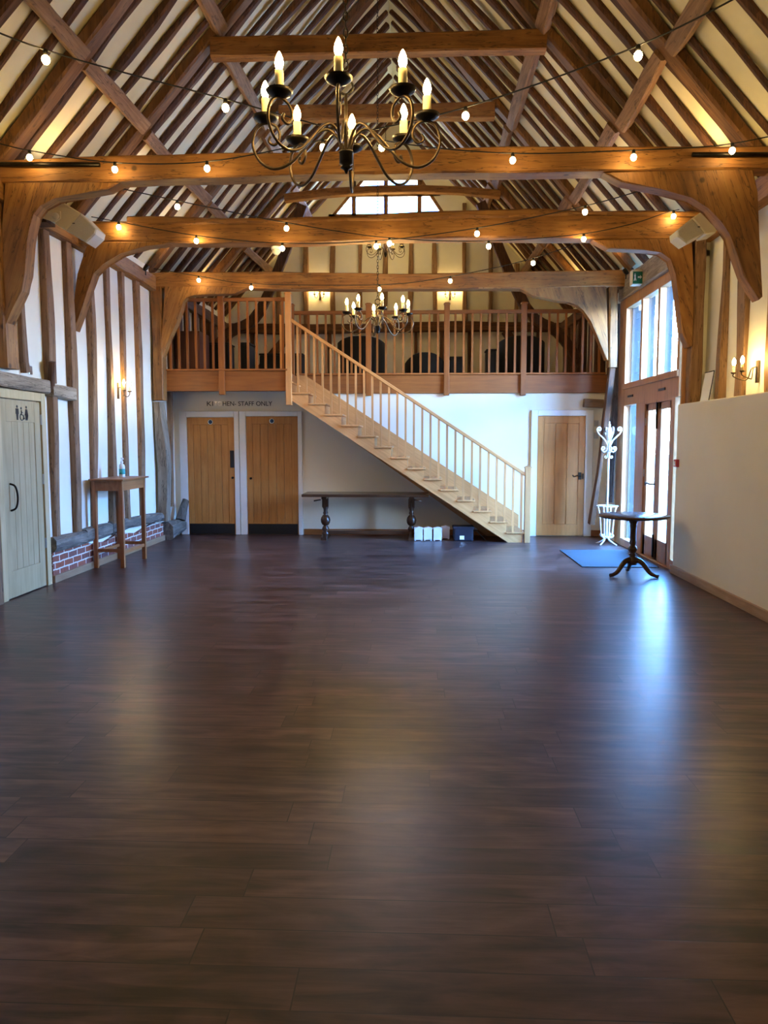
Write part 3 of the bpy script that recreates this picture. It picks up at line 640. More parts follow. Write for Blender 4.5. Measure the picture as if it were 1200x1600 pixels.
# door_5: glazed double door
d5 = structroot('door_5', (3.2, 10.2, 0), 'glazed double door in the oak glazing')
for i, (y0, y1) in enumerate(((10.235, 10.78), (9.68, 10.225))):
    b = B(); x0, x1 = XG + 0.02, XG + 0.07
    box(b, x0, x1, y0, y0 + 0.10, 0.02, 2.10, bev=0.004); box(b, x0, x1, y1 - 0.10, y1, 0.02, 2.10, bev=0.004)
    box(b, x0, x1, y0, y1, 0.02, 0.30, bev=0.004); box(b, x0, x1, y0, y1, 2.0, 2.10, bev=0.004)
    lf = obj('door_leaf', b, 'darkwood' if False else 'joinery', d5)
    obj('door_pane', bx(XG + 0.04, XG + 0.048, y0 + 0.10, y1 - 0.10, 0.30, 2.0), 'glass', lf)
    if i == 0:
        h = tube(B(), catmull([(XG + 0.02, 10.29, 1.02), (XG - 0.05, 10.29, 1.02), (XG - 0.06, 10.38, 1.03), (XG - 0.06, 10.46, 1.0), (XG - 0.05, 10.48, 1.04)]), 0.009)
        obj('door_handle', h, 'iron', lf)
        obj('door_bolt', bx(XG, XG + 0.02, 10.26, 10.29, 1.75, 2.12), 'iron', lf); obj('door_bolt', bx(XG, XG + 0.02, 10.26, 10.29, 0.05, 0.35), 'iron', lf)
    for z in (0.5, 1.1, 1.8): obj('hinge', bx(XG + 0.008, XG + 0.02, (y1 - 0.02) if i == 0 else y0, y1 if i == 0 else y0 + 0.02, z, z + 0.1), 'steel', lf)

# ---------------------------------------------------------------- outside
tag(obj('courtyard', bx(3.62, 90, -30, 100, -0.2, -0.05), 'grit'), 'pale gravel courtyard outside the glazing', 'ground', kind='structure')
bd = thing('courtyard_building', 'pale building with a tiled roof across the courtyard, seen through the glass', 'building', (29, 30, -0.05))
obj('building_wall', bx(24.5, 33.5, -4, 70, -0.05, 2.0), 'render', bd)
b = B(); prism(b, [(24, -4.4, 1.9), (29, -4.4, 4.0), (34, -4.4, 1.9)], (0, 76, 0)); obj('building_roof', b, 'tiles', bd)
b = B()
for k in range(15): box(b, 3.28, 3.55, 12.24 - 0.012, 12.28, 0.24 * k, 0.24 * k + 0.235)

tag(obj('boarded_wing', b, 'board'), 'blue-grey boarded outside wall just beyond the glazing', 'wall')
bn = thing('garden_bench', 'small bench in the courtyard seen low through the double door', 'bench', (6.2, 19.0, -0.05))
b = B()
for k in range(4): box(b, 5.5, 7.1, 18.8 + k * 0.12, 18.9 + k * 0.12, 0.38, 0.41)
obj('seat', b, 'joinery', bn)
b = B()
for k in range(3): box(b, 5.5, 7.1, 19.3, 19.33, 0.5 + k * 0.14, 0.6 + k * 0.14)
obj('backrest', b, 'joinery', bn)
for x, y in ((5.55, 18.82), (7.0, 18.82), (5.55, 19.28), (7.0, 19.28)): obj('leg', bx(x, x + 0.06, y, y + 0.05, -0.05, 0.38), 'joinery', bn)

# ================================================================ DOORS
def plank_door(dn, x0, x1, z1, y, mat, nb, label, knob=None, kick=True, disc=True, push=False, cx0=None, cx1=None, cz=2.09):
    r = structroot(dn, ((x0 + x1) / 2, y, 0), label)
    yf = y - 0.035
    lf = B()
    sw = 0.10
    # stiles, rails and v-jointed boards
    box(lf, x0, x0 + sw, yf, y, 0.01, z1, bev=0.003); box(lf, x1 - sw, x1, yf, y, 0.01, z1, bev=0.003)
    box(lf, x0 + sw, x1 - sw, yf, y, z1 - 0.12, z1, bev=0.003); box(lf, x0 + sw, x1 - sw, yf, y, 0.01, 0.2, bev=0.003)
    w = (x1 - x0 - 2 * sw) / nb
    for k in range(nb): box(lf, x0 + sw + k * w + 0.0015, x0 + sw + (k + 1) * w - 0.0015, yf + 0.008, y, 0.2, z1 - 0.12, bev=0.007)
    leaf = obj('door_leaf', lf, mat, r, grain=V((0, 0, 1)))
    cas = B()
    if cx0 is None: cx0 = x0 - 0.1
    if cx1 is None: cx1 = x1 + 0.1
    box(cas, cx0, x0 - 0.004, y - 0.055, y + 0.0, 0, cz, bev=0.006); box(cas, x1 + 0.004, cx1, y - 0.055, y, 0, cz, bev=0.006)
    box(cas, x0 - 0.004, x1 + 0.004, y - 0.055, y, z1 + 0.005, cz, bev=0.006)
    obj('door_casing', cas, 'whitepaint', r)
    if kick: obj('kick_plate', bx(x0 + 0.01, x1 - 0.01, yf - 0.006, yf, 0.012, 0.185, bev=0.002), 'black', leaf, label='black kick plate')
    if disc:
        cx = (x0 + x1) / 2; cz_ = z1 - 0.075
        d = lathe(B(), [(0, 0), (0.043, 0), (0.043, 0.003), (0, 0.003)], seg=28); d.transform(Matrix.Translation((cx, yf, cz_)) @ Matrix.Rotation(PI / 2, 4, 'X')); ds = obj('fire_door_disc', d, 'white', leaf, label='round white rimmed fire door sign')
        d = lathe(B(), [(0, 0), (0.032, 0), (0.032, 0.003), (0, 0.003)], seg=28); d.transform(Matrix.Translation((cx, yf - 0.003, cz_)) @ Matrix.Rotation(PI / 2, 4, 'X')); obj('disc_centre', d, 'blue', ds, label='blue centre')
    if knob:
        kx, kz = knob
        kb = lathe(B(), [(0, 0), (0.018, 0), (0.018, 0.004), (0.008, 0.008), (0.008, 0.03), (0.018, 0.035), (0.02, 0.045), (0.012, 0.055), (0, 0.056)], seg=16)
        kb.transform(Matrix.Translation((kx, yf, kz)) @ Matrix.Rotation(PI / 2, 4, 'X')); obj('door_knob', kb, 'iron', leaf)
    if push: obj('push_plate', bx(x1 - 0.075, x1 - 0.005, yf - 0.006, yf, 1.14, 1.43, bev=0.002), 'black', leaf, label='black push plate')
    return r, leaf, yf
plank_door('door_1', -3.87, -3.07, 1.985, 12.95, 'door', 5, 'oak plank kitchen door nearest the left corner, with a black push plate', (-3.10, 0.97), push=True, cx0=-4.0, cx1=-2.985)
plank_door('door_2', -2.86, -1.99, 2.0, 12.95, 'door', 5, 'oak plank door left of the stairs and long table', (-2.79, 0.96), cx0=-2.975, cx1=-1.915)
r3, l3, yf = plank_door('door_3', 2.02, 2.80, 2.0, 12.95, 'door', 3, 'oak plank door right of the stair foot', None, kick=False, disc=False, cx0=1.91, cx1=2.93, cz=2.10)
h = B(); box(h, 2.70, 2.75, yf - 0.012, yf, 0.95, 1.07, bev=0.003); tube(h, catmull([(2.725, yf - 0.02, 1.01), (2.68, yf - 0.05, 1.02), (2.62, yf - 0.05, 1.0), (2.60, yf - 0.05, 1.03)]), 0.009); box(h, 2.765, 2.785, yf - 0.02, yf, 0.96, 1.05)
obj('door_handle', h, 'iron', l3)
b = B(); box(b, 2.95, 3.02, 12.93, 12.95, 1.83, 1.93, bev=0.004)
tag(obj('light_switch', b, 'steel'), 'upper small metal switch plate right of the right-hand plank door', 'switch', 'switch plates by the right door')
b = B(); box(b, 2.95, 3.02, 12.93, 12.95, 1.63, 1.73, bev=0.004)
tag(obj('light_switch', b, 'steel'), 'lower small metal switch plate right of the right-hand plank door', 'switch', 'switch plates by the right door')

# door_4: pale toilet door in the left wall
d4 = structroot('door_4', (XL, 7.8, 0), 'pale oak plank toilet door in the left wall')
X4 = XL + 0.05
lf = B(); y0, y1, z1 = 7.38, 8.17, 2.0
box(lf, X4 - 0.03, X4, y0, y0 + 0.10, 0.01, z1, bev=0.003); box(lf, X4 - 0.03, X4, y1 - 0.12, y1, 0.01, z1, bev=0.003)
box(lf, X4 - 0.03, X4, y0 + 0.10, y1 - 0.12, z1 - 0.22, z1, bev=0.003); box(lf, X4 - 0.03, X4, y0 + 0.10, y1 - 0.12, 0.01, 0.28, bev=0.003)
w = (y1 - y0 - 0.22) / 5
for k in range(5): box(lf, X4 - 0.03, X4 - 0.006, y0 + 0.10 + k * w + 0.0015, y0 + 0.10 + (k + 1) * w - 0.0015, 0.28, z1 - 0.22, bev=0.005)
lf4 = obj('door_leaf', lf, 'paledoor', d4, grain=V((0, 0, 1)))
b = B(); box(b, XL - 0.02, X4 + 0.01, 7.28, 7.375, 0, 2.10, bev=0.005); box(b, XL - 0.02, X4 + 0.01, 8.195, 8.29, 0, 2.10, bev=0.005); box(b, XL - 0.02, X4 + 0.01, 7.375, 8.195, 2.01, 2.10, bev=0.005)
obj('door_frame', b, 'paledoor', d4)
obj('pull_handle', tube(B(), catmull([(X4, 7.50, 1.16), (X4 + 0.05, 7.51, 1.13), (X4 + 0.06, 7.53, 1.02), (X4 + 0.05, 7.51, 0.92), (X4, 7.50, 0.89)]), 0.010), 'iron', lf4, label='black curved iron pull handle')
for z in (0.42, 1.12, 1.76): obj('hinge', bx(X4 - 0.002, X4 + 0.008, 8.165, 8.20, z, z + 0.11), 'steel', d4, label='steel hinge')
# toilet pictograms: man, wheelchair user, woman
def disc(bm, y, z, r, X, th=0.003, n=14):
    prism(bm, [(X, y + r * math.cos(a), z + r * math.sin(a)) for a in [2 * PI * k / n for k in range(n)]], (th, 0, 0))
def poly(bm, pts, X, th=0.003): prism(bm, [(X, y, z) for y, z in pts], (th, 0, 0))
b = B(); yc = 7.70; zc = 1.80; disc(b, yc, zc + 0.135, 0.014, X4)
poly(b, [(yc - 0.028, zc + 0.115), (yc + 0.028, zc + 0.115), (yc + 0.03, zc + 0.06), (yc + 0.018, zc + 0.06), (yc + 0.014, zc), (yc - 0.014, zc), (yc - 0.018, zc + 0.06), (yc - 0.03, zc + 0.06)], X4)
obj('man_symbol', b, 'black', lf4, label='black figure of a man')
b = B(); yc = 7.79; disc(b, yc - 0.01, zc + 0.12, 0.013, X4)
tube(b, [(X4 + 0.002, yc - 0.01, zc + 0.10), (X4 + 0.002, yc - 0.008, zc + 0.055), (X4 + 0.002, yc + 0.025, zc + 0.052), (X4 + 0.002, yc + 0.04, zc + 0.012), (X4 + 0.002, yc + 0.052, zc + 0.016)], 0.006, seg=6)
tube(b, [(X4 + 0.002, yc - 0.01, zc + 0.08), (X4 + 0.002, yc + 0.018, zc + 0.078)], 0.005, seg=6)
tube(b, [(X4 + 0.002, yc - 0.002 + 0.034 * math.cos(a), zc + 0.032 + 0.034 * math.sin(a)) for a in [math.radians(100 + 14 * k) for k in range(18)]], 0.005, seg=6)
obj('wheelchair_symbol', b, 'black', lf4, label='black wheelchair user figure')
b = B(); yc = 7.885; disc(b, yc, zc + 0.135, 0.014, X4)
poly(b, [(yc - 0.018, zc + 0.115), (yc + 0.018, zc + 0.115), (yc + 0.034, zc + 0.05), (yc + 0.012, zc + 0.05), (yc + 0.02, zc), (yc + 0.004, zc), (yc, zc + 0.04), (yc - 0.004, zc), (yc - 0.02, zc), (yc - 0.012, zc + 0.05), (yc - 0.034, zc + 0.05)], X4)
obj('woman_symbol', b, 'black', lf4, label='black figure of a woman')
post('door_post', 'dark oak post at the left edge beside the toilet door', [(XL + 0.02, 7.18, 0), (XL + 0.02, 7.18, 2.1)], 0.16, 0.1, 'stud', seed=91)

# wall lettering
def text_mesh(s, size, ext, loc, rot, bold=None):
    cu = bpy.data.curves.new('lettering', 'FONT'); cu.body = s; cu.size = size; cu.extrude = ext; cu.align_x = 'LEFT'
    o = bpy.data.objects.new('lettering', cu); C.objects.link(o)
    bpy.context.view_layer.update()
    dg = bpy.context.evaluated_depsgraph_get(); me = bpy.data.meshes.new_from_object(o.evaluated_get(dg))
    bpy.data.objects.remove(o, do_unlink=True); bpy.data.curves.remove(cu)
    bm = B(); bm.from_mesh(me); bpy.data.meshes.remove(me)
    bm.transform(Matrix.Translation(loc) @ rot)
    return bm
RX = Matrix.Rotation(PI / 2, 4, 'X')
def fit_text(s, x0, x1, z0, z1, y, ext=0.004):
    bm = text_mesh(s, 0.1, ext, (0, 0, 0), RX)
    lo, hi = bbox(bm)
    S = Matrix.Diagonal(((x1 - x0) / (hi.x - lo.x), 1, (z1 - z0) / (hi.z - lo.z), 1))
    bm.transform(Matrix.Translation((x0, y, z0)) @ S @ Matrix.Translation((-lo.x, 0, -lo.z)))
    return bm
wl = thing('wall_lettering', 'metal letters reading KITCHEN - STAFF ONLY on the wall above the two kitchen doors', 'sign', (-2.97, 12.945, 2.17))
def serifs(bm, xs, z0, z1, y):
    for x in xs:
        for z in (z0, z1 - 0.006): box(bm, x - 0.014, x + 0.014, y - 0.004, y + 0.004, z, z + 0.006)
obj('letters', fit_text('KI', -3.53, -3.425, 2.18, 2.255, 12.945), 'black', wl)
obj('bright_letters', fit_text('TC', -3.405, -3.285, 2.18, 2.255, 12.945), 'chrome', wl, label='two letters catching bright reflections')
obj('letters', fit_text('HEN- STAFF ONLY', -3.26, -2.42, 2.18, 2.255, 12.945), 'black', wl)

# ================================================================ GALLERY FRONT AND STAIRS
def newel(parent, x, y, z0, z1, mat, s=0.045):
    b = B(); box(b, x - s, x + s, y - s, y + s, z0, z1 - 0.03, bev=0.005); prism(b, [(x - s - 0.008, y - s - 0.008, z1 - 0.03), (x + s + 0.008, y - s - 0.008, z1 - 0.03), (x + s + 0.008, y + s + 0.008, z1 - 0.03), (x - s - 0.008, y + s + 0.008, z1 - 0.03)], (0, 0, 0.018)); box(b, x - s * 0.8, x + s * 0.8, y - s * 0.8, y + s * 0.8, z1 - 0.012, z1, bev=0.003)
    return obj('newel_post', b, mat, parent)
lfr = thing('balustrade', 'oak gallery balustrade left of the top of the stairs', 'railing', (-3.0, 12.05, 2.68))
obj('handrail', bx(-3.98, -2.0, 12.03, 12.09, 3.745, 3.80, bev=0.008), 'loft', lfr); obj('base_rail', bx(-4.0, -2.0, 12.0, 12.10, 2.68, 2.71, bev=0.006), 'loft', lfr)
newel(lfr, -3.035, 12.05, 2.31, 3.86, 'loft')
xs = [-3.035 - 0.135 * k for k in range(1, 8)] + [-3.035 + 0.1375 * k for k in range(1, 8)]
for x in xs: obj('baluster', bx(x - 0.017, x + 0.017, 12.043, 12.077, 2.71, 3.745), 'loft', lfr)
tag(obj('fascia_board', bx(-4.03, -2.02, 12.04, 12.085, 2.37, 2.68, bev=0.005), 'loft'), 'deep red-brown oak fascia of the gallery left of the stairs', 'fascia')
rfr = thing('balustrade', 'long oak gallery balustrade behind the stairs, right of the stair top', 'railing', (0.5, 12.9, 2.69))
obj('handrail', bx(-2.06, 3.1, 12.87, 12.93, 3.67, 3.73, bev=0.008), 'loft', rfr); obj('base_rail', bx(-2.0, 3.1, 12.85, 12.95, 2.68, 2.71, bev=0.006), 'loft', rfr)
nx = [-2.07, -0.79, 0.5, 1.76]
for x in nx: newel(rfr, x, 12.89, 2.34, 3.85, 'loft')
for a, b_ in ((-2.07, -0.79), (-0.79, 0.5), (0.5, 1.76)):
    n = 9
    for k in range(1, n): 
        x = a + (b_ - a) * k / n + 0.0; obj('baluster', bx(x - 0.017, x + 0.017, 12.883, 12.917, 2.71, 3.67), 'loft', rfr)
for k in range(1, 10):
    x = 1.76 + 0.137 * k; obj('baluster', bx(x - 0.017, x + 0.017, 12.883, 12.917, 2.71, 3.67), 'loft', rfr)
tag(obj('fascia_board', bx(-1.98, 3.14, 12.9, 12.945, 2.38, 2.68, bev=0.005), 'loft'), 'long oak fascia of the gallery behind and right of the stairs', 'fascia')

st = thing('staircase', 'straight pale oak staircase rising left to the gallery', 'stairs', (0.0, 12.45, 0))
R_, G_ = 0.1675, 0.259
NX = lambda k: 1.705 - G_ * (k - 1)
# near cut string
b = B(); zb = lambda x: max(0.0, (1.45 - x) * 0.653)
for k in range(1, 16):
    xa, xb = max(NX(k + 1) - 0.025, -1.98), NX(k) - 0.025
    if k == 1:
        prism(b, [(xa, 12.06, zb(xa)), (1.45, 12.06, 0.0), (xb, 12.06, 0.0), (xb, 12.06, k * R_ - 0.03), (xa, 12.06, k * R_ - 0.03)], (0, 0.035, 0))
    else: prism(b, [(xa, 12.06, zb(xa)), (xb, 12.06, zb(xb)), (xb, 12.06, k * R_ - 0.03), (xa, 12.06, k * R_ - 0.03)], (0, 0.035, 0))
obj('near_stringer', b, 'stair', st, grain=V((1, 0, -0.645)))
pts = [(1.72, 12.88, 0.0), (1.2, 12.88, 0.0), (-1.98, 12.88, 2.24), (-1.98, 12.88, 2.68), (-1.85, 12.88, 2.68), (1.72, 12.88, 0.36)]
obj('wall_stringer', prism(B(), pts, (0, 0.03, 0)), 'stair', st, grain=V((1, 0, -0.645)))
for k in range(1, 16):
    obj('tread', bx(max(NX(k) - G_ - 0.03, -1.94), NX(k), 12.03, 12.88, k * R_ - 0.03, k * R_, bev=0.008), 'stair', st, grain=V((0, 1, 0)))
for k in range(1, 17):
    x = NX(k) - 0.025
    obj('riser', bx(x - 0.018, x, 12.095, 12.88, (k - 1) * R_ , k * R_ - 0.03), 'stair', st)
rz = lambda x: 1.10 + (1.70 - x) * 0.655
obj('handrail', prism(B(), [(1.70, 12.035, rz(1.70)), (1.70, 12.035, rz(1.70) - 0.06), (-1.95, 12.035, rz(-1.95) - 0.06), (-1.95, 12.035, rz(-1.95))], (0, 0.06, 0), bev=0.008), 'stair', st, grain=V((1, 0, -0.655)))
for k in range(1, 16):
    for q in (0.055, 0.185):
        x = NX(k) - q; z1 = rz(x) - 0.055
        b = B(); prism(b, [(x - 0.016, 12.05, k * R_), (x + 0.016, 12.05, k * R_), (x + 0.016, 12.05, z1 - 0.01), (x - 0.016, 12.05, z1 + 0.01)], (0, 0.032, 0)); obj('baluster', b, 'stair', st)
newel(st, 1.745, 12.065, 0.0, 1.20, 'stair'); newel(st, -1.985, 12.05, 2.15, 3.88, 'stair')

# gallery furniture (dark shapes behind the balustrade)
def tubchair(x, y, w, h, label, group=None, low=False):
    r = thing('tub_chair', label, 'chair', (x, y, 2.67), group)
    n = 18; rr = w / 2; ri = rr - 0.09
    b = B(); out = []; 
    for i in range(n + 1):
        a = PI + PI * i / n
        out.append((a, h - 0.10 * (abs(math.cos(a)) ** 3) * (0.8 if not low else 1.6)))
    vs_ = []
    for a, zt in out:
        c, s_ = math.cos(a), math.sin(a) * 0.8
        col = [bm_ for bm_ in ((rr * c, rr * s_, 0.08), (rr * c, rr * s_, zt - 0.02), ((rr - 0.03) * c, (rr - 0.03) * s_, zt), ((ri + 0.02) * c, (ri + 0.02) * s_, zt), (ri * c, ri * s_, zt - 0.03), (ri * c, ri * s_, 0.08))]
        vs_.append([b.verts.new((x + q[0], y + q[1], 2.67 + q[2])) for q in col])
    for a, c in zip(vs_, vs_[1:]):
        for k in range(6): f = b.faces.new((a[k], a[(k + 1) % 6], c[(k + 1) % 6], c[k])); f.smooth = True
    b.faces.new(vs_[0]); b.faces.new(vs_[-1][::-1])
    obj('backrest', b, 'leather', r)
    obj('seat', lathe(B(), [(0, 0.1), (ri, 0.1), (ri, h * 0.42), (ri - 0.04, h * 0.48), (0, h * 0.5)], (x, y, 2.67), 24), 'leather', r)
    for sx in (-1, 1):
        for sy in (-0.7, 0.6): obj('leg', lathe(B(), [(0, 0), (0.018, 0), (0.026, 0.1), (0, 0.1)], (x + sx * rr * 0.6, y + sy * rr * 0.7, 2.67), 10), 'darkwood', r)
    return r
tubchair(-1.01, 14.3, 0.88, 0.80, 'tall black tub chair with a curved back, behind the gallery railing at the centre', 'gallery tub chairs')
tubchair(0.16, 14.3, 0.74, 0.51, 'low black round-backed chair right of the tall tub chair in the gallery', 'gallery tub chairs', low=True)
tubchair(1.90, 14.3, 0.86, 0.79, 'tall black chair towards the right end of the gallery', 'gallery tub chairs')
def blackbox(x0, x1, y0, y1, h, nm, label, cat, mat='leather'):
    r = thing(nm, label, cat, ((x0 + x1) / 2, (y0 + y1) / 2, 2.67))
    obj('body', bx(x0 + 0.01, x1 - 0.01, y0 + 0.01, y1, 2.73, 2.67 + h - 0.03, bev=0.02), mat, r)
    obj('top', bx(x0, x1, y0, y1, 2.67 + h - 0.03, 2.67 + h, bev=0.006), mat, r)
    for x in (x0 + 0.03, x1 - 0.07):
        for y in (y0 + 0.03, y1 - 0.07): obj('foot', bx(x, x + 0.04, y, y + 0.04, 2.67, 2.73), 'black', r)
blackbox(-3.75, -3.33, 13.7, 14.2, 0.66, 'pedestal_unit', 'black upright unit beside the dark red cabinet at the left of the gallery', 'cabinet')
blackbox(-3.15, -2.95, 13.7, 14.2, 0.66, 'pedestal_unit', 'narrow black unit right of the newel in the left gallery', 'cabinet')
blackbox(-2.85, -2.05, 14.0, 14.5, 0.5, 'low_chest', 'low black chest behind the left gallery balustrade', 'chest')
blackbox(0.60, 0.86, 14.0, 14.4, 0.43, 'side_stool', 'small black stool between the low chair and the right newel', 'stool')
blackbox(1.25, 1.44, 14.0, 14.4, 0.56, 'side_stool', 'small black stool against the tall right-hand gallery chair', 'stool')
cb = thing('dark_cabinet', 'dark red-brown wooden cabinet at the far left of the gallery', 'cabinet', (-3.98, 13.4, 2.67))
obj('body', bx(-4.04, -3.62, 12.9, 13.5, 2.67, 3.42, bev=0.004), 'cabinet', cb)
for k in range(2): obj('door', bx(-4.02 + k * 0.2, -3.83 + k * 0.2, 12.885, 12.9, 2.72, 3.38, bev=0.003), 'cabinet', cb)

# ================================================================ GROUND FLOOR FURNITURE
# long refectory table
lt = thing('refectory_table', 'long dark narrow refectory table on two bulbous turned legs under the stairs', 'table', (-0.78, 12.5, 0))
obj('tabletop', bx(-1.82, 0.21, 12.14, 12.80, 0.70, 0.745, bev=0.008), 'darkwood', lt)
for x in (-1.47, -0.07):
    prof = [(0, 0.06), (0.055, 0.06), (0.055, 0.10), (0.035, 0.12), (0.06, 0.16), (0.045, 0.20), (0.03, 0.215), (0.055, 0.235), (0.075, 0.27), (0.08, 0.31), (0.07, 0.35), (0.045, 0.385), (0.03, 0.40), (0.042, 0.42), (0.032, 0.45), (0.036, 0.49), (0.048, 0.51), (0.05, 0.53), (0, 0.53)]
    lg = lathe(B(), prof, (x, 12.42, 0), 22); box(lg, x - 0.05, x + 0.05, 12.37, 12.47, 0.52, 0.66, bev=0.005)
    l_ = obj('leg', lg, 'darkwood', lt, grain=V((0, 0, 1)))
    obj('foot', prism(B(), [(x - 0.05, 12.17, 0.0), (x - 0.05, 12.75, 0.0), (x - 0.05, 12.75, 0.05), (x - 0.05, 12.50, 0.08), (x - 0.05, 12.36, 0.08), (x - 0.05, 12.17, 0.05)], (0.10, 0, 0), bev=0.006), 'darkwood', l_)
    obj('bearer', bx(x - 0.04, x + 0.04, 12.2, 12.74, 0.66, 0.70), 'darkwood', l_)
obj('stretcher', bx(-1.47, -0.07, 12.39, 12.45, 0.075, 0.135, bev=0.006), 'darkwood', lt)
for x, s_ in ((-1.52, -1), (-0.02, 1)): obj('lock_peg', tube(B(), [(x, 12.2, 0.655), (x + s_ * 0.11, 12.2, 0.635)], 0.012), 'darkwood', lt)
# white lantern boxes
for i, x in enumerate((0.045, 0.195, 0.35, 0.485)):
    yb = 12.2 if i < 3 else 12.42
    lab = ['white lantern box on the floor nearest the table leg', 'middle of the three front white lantern boxes on the floor', 'rightmost front white lantern box on the floor, beside the greyer one', 'white lantern box set back in shade, left of the black bag'][i]
    r = thing('lantern_box', lab, 'lantern', (x, yb + 0.06, 0), 'white lantern boxes under the stairs')
    w = 0.066; b = B()
    prism(b, [(x - w, yb, 0.015), (x + w, yb, 0.015), (x + w, yb, 0.205), (x + w * 0.5, yb, 0.213), (x, yb, 0.225), (x - w * 0.5, yb, 0.213), (x - w, yb, 0.205)], (0, 0.13, 0), bev=0.004)
    obj('body', b, 'boxwhite', r)
    obj('rim', bx(x - w - 0.004, x + w + 0.004, yb - 0.004, yb + 0.134, 0.19, 0.20), 'boxwhite', r)
    for sx in (-1, 1):
        for yy in (yb + 0.01, yb + 0.105): obj('foot', bx(x + sx * 0.05 - 0.012, x + sx * 0.05 + 0.012, yy, yy + 0.02, 0, 0.02), 'boxwhite', r)
bg_ = thing('equipment_bag', 'squat black equipment bag with a small white label under the stairs', 'bag', (0.76, 12.3, 0))
bb = bx(0.60, 0.92, 12.16, 12.44, 0, 0.225, bev=0.03)
obj('body', bb, 'navy', bg_)
obj('lid', bx(0.59, 0.93, 12.15, 12.45, 0.195, 0.235, bev=0.012), 'navy', bg_)
obj('label_tag', bx(0.70, 0.77, 12.152, 12.16, 0.03, 0.09), 'white', bg_, label='white paper label')
obj('strap', tube(B(), catmull([(0.92, 12.3, 0.15), (0.97, 12.28, 0.16), (1.04, 12.25, 0.09), (1.12, 12.22, 0.012)]), 0.008), 'black', bg_)

# tall bar table, left
ht = thing('bar_table', 'tall slim oak bar table against the left studded wall', 'table', (-3.85, 9.75, 0))
tx0, tx1, ty0, ty1 = -4.03, -3.64, 9.37, 10.18
obj('tabletop', bx(tx0 - 0.01, tx1 + 0.035, ty0 - 0.06, ty1 + 0.06, 1.095, 1.118, bev=0.005), 'table', ht)
for x in (tx0 + 0.025, tx1 - 0.025):
    for y in (ty0 + 0.025, ty1 - 0.025): obj('leg', bx(x - 0.025, x + 0.025, y - 0.025, y + 0.025, 0, 1.095, bev=0.003), 'table', ht)
b = B(); box(b, tx0 + 0.05, tx1 - 0.05, ty0 + 0.005, ty0 + 0.03, 0.97, 1.095); box(b, tx0 + 0.05, tx1 - 0.05, ty1 - 0.03, ty1 - 0.005, 0.97, 1.095)
box(b, tx0 + 0.005, tx0 + 0.03, ty0 + 0.05, ty1 - 0.05, 0.97, 1.095); box(b, tx1 - 0.03, tx1 - 0.005, ty0 + 0.05, ty1 - 0.05, 0.97, 1.095)
obj('apron', b, 'table', ht)
b = B(); 
for y in (ty0 + 0.025, ty1 - 0.025): box(b, tx0 + 0.05, tx1 - 0.05, y - 0.012, y + 0.012, 0.20, 0.24)
for x in (tx0 + 0.025, tx1 - 0.025): box(b, x - 0.012, x + 0.012, ty0 + 0.05, ty1 - 0.05, 0.17, 0.21)
obj('stretcher', b, 'table', ht)
sb = thing('sanitiser_bottle', 'clear pump bottle of hand sanitiser with a teal label on the bar table', 'bottle', (-3.82, 9.85, 1.118))
obj('bottle', lathe(B(), [(0, 0), (0.036, 0), (0.038, 0.01), (0.038, 0.14), (0.03, 0.165), (0.014, 0.175), (0.014, 0.19), (0, 0.19)], (-3.82, 9.85, 1.118), 20), 'boxwhite', sb)
b = B(); lathe(b, [(0, 0.185), (0.018, 0.185), (0.018, 0.205), (0.006, 0.21), (0.006, 0.24), (0.014, 0.243), (0.014, 0.255), (0, 0.256)], (-3.82, 9.85, 1.118), 14); tube(b, [(-3.82, 9.85, 1.366), (-3.79, 9.82, 1.364), (-3.782, 9.812, 1.352)], 0.006)
obj('pump', b, 'white', sb)
obj('label_band', lathe(B(), [(0.0385, 0.04), (0.0388, 0.04), (0.0388, 0.11), (0.0385, 0.11)], (-3.82, 9.85, 1.118), 20), 'teal', sb, label='teal label')

# round tripod table
TC = V((2.56, 9.1, 0))
rt = thing('tripod_table', 'dark round pedestal table on three curved legs by the glazing', 'table', TC)
obj('tabletop', lathe(B(), [(0, 0.69), (0.385, 0.69), (0.405, 0.70), (0.408, 0.715), (0.395, 0.725), (0, 0.725)], TC, 48), 'darkwood', rt, grain=V((1, 0, 0)))
obj('top_block', bx(TC.x - 0.11, TC.x + 0.11, TC.y - 0.11, TC.y + 0.11, 0.66, 0.69), 'darkwood', rt)
obj('pedestal', lathe(B(), [(0, 0.13), (0.05, 0.13), (0.062, 0.17), (0.055, 0.21), (0.03, 0.235), (0.048, 0.25), (0.03, 0.27), (0.045, 0.295), (0.055, 0.32), (0.04, 0.35), (0.028, 0.36), (0.04, 0.385), (0.04, 0.40), (0.036, 0.42), (0.033, 0.56), (0.042, 0.60), (0.035, 0.61), (0.05, 0.64), (0.06, 0.66), (0, 0.66)], TC, 24), 'darkwood', rt, grain=V((0, 0, 1)))
for a in (math.radians(203), math.radians(325), math.radians(85)):
    c, s_ = math.cos(a), math.sin(a)
    pr = [(0.03, 0.19), (0.08, 0.185), (0.13, 0.15), (0.17, 0.10), (0.21, 0.055), (0.26, 0.03), (0.31, 0.022)]
    p = catmull([(TC.x + r * c, TC.y + r * s_, z) for r, z in pr], 4)
    n = len(p); rr = [0.034 - 0.014 * (i / (n - 1)) if i < n * 0.8 else 0.022 for i in range(n)]
    obj('leg', tube(B(), p, rr, 12), 'darkwood', rt)

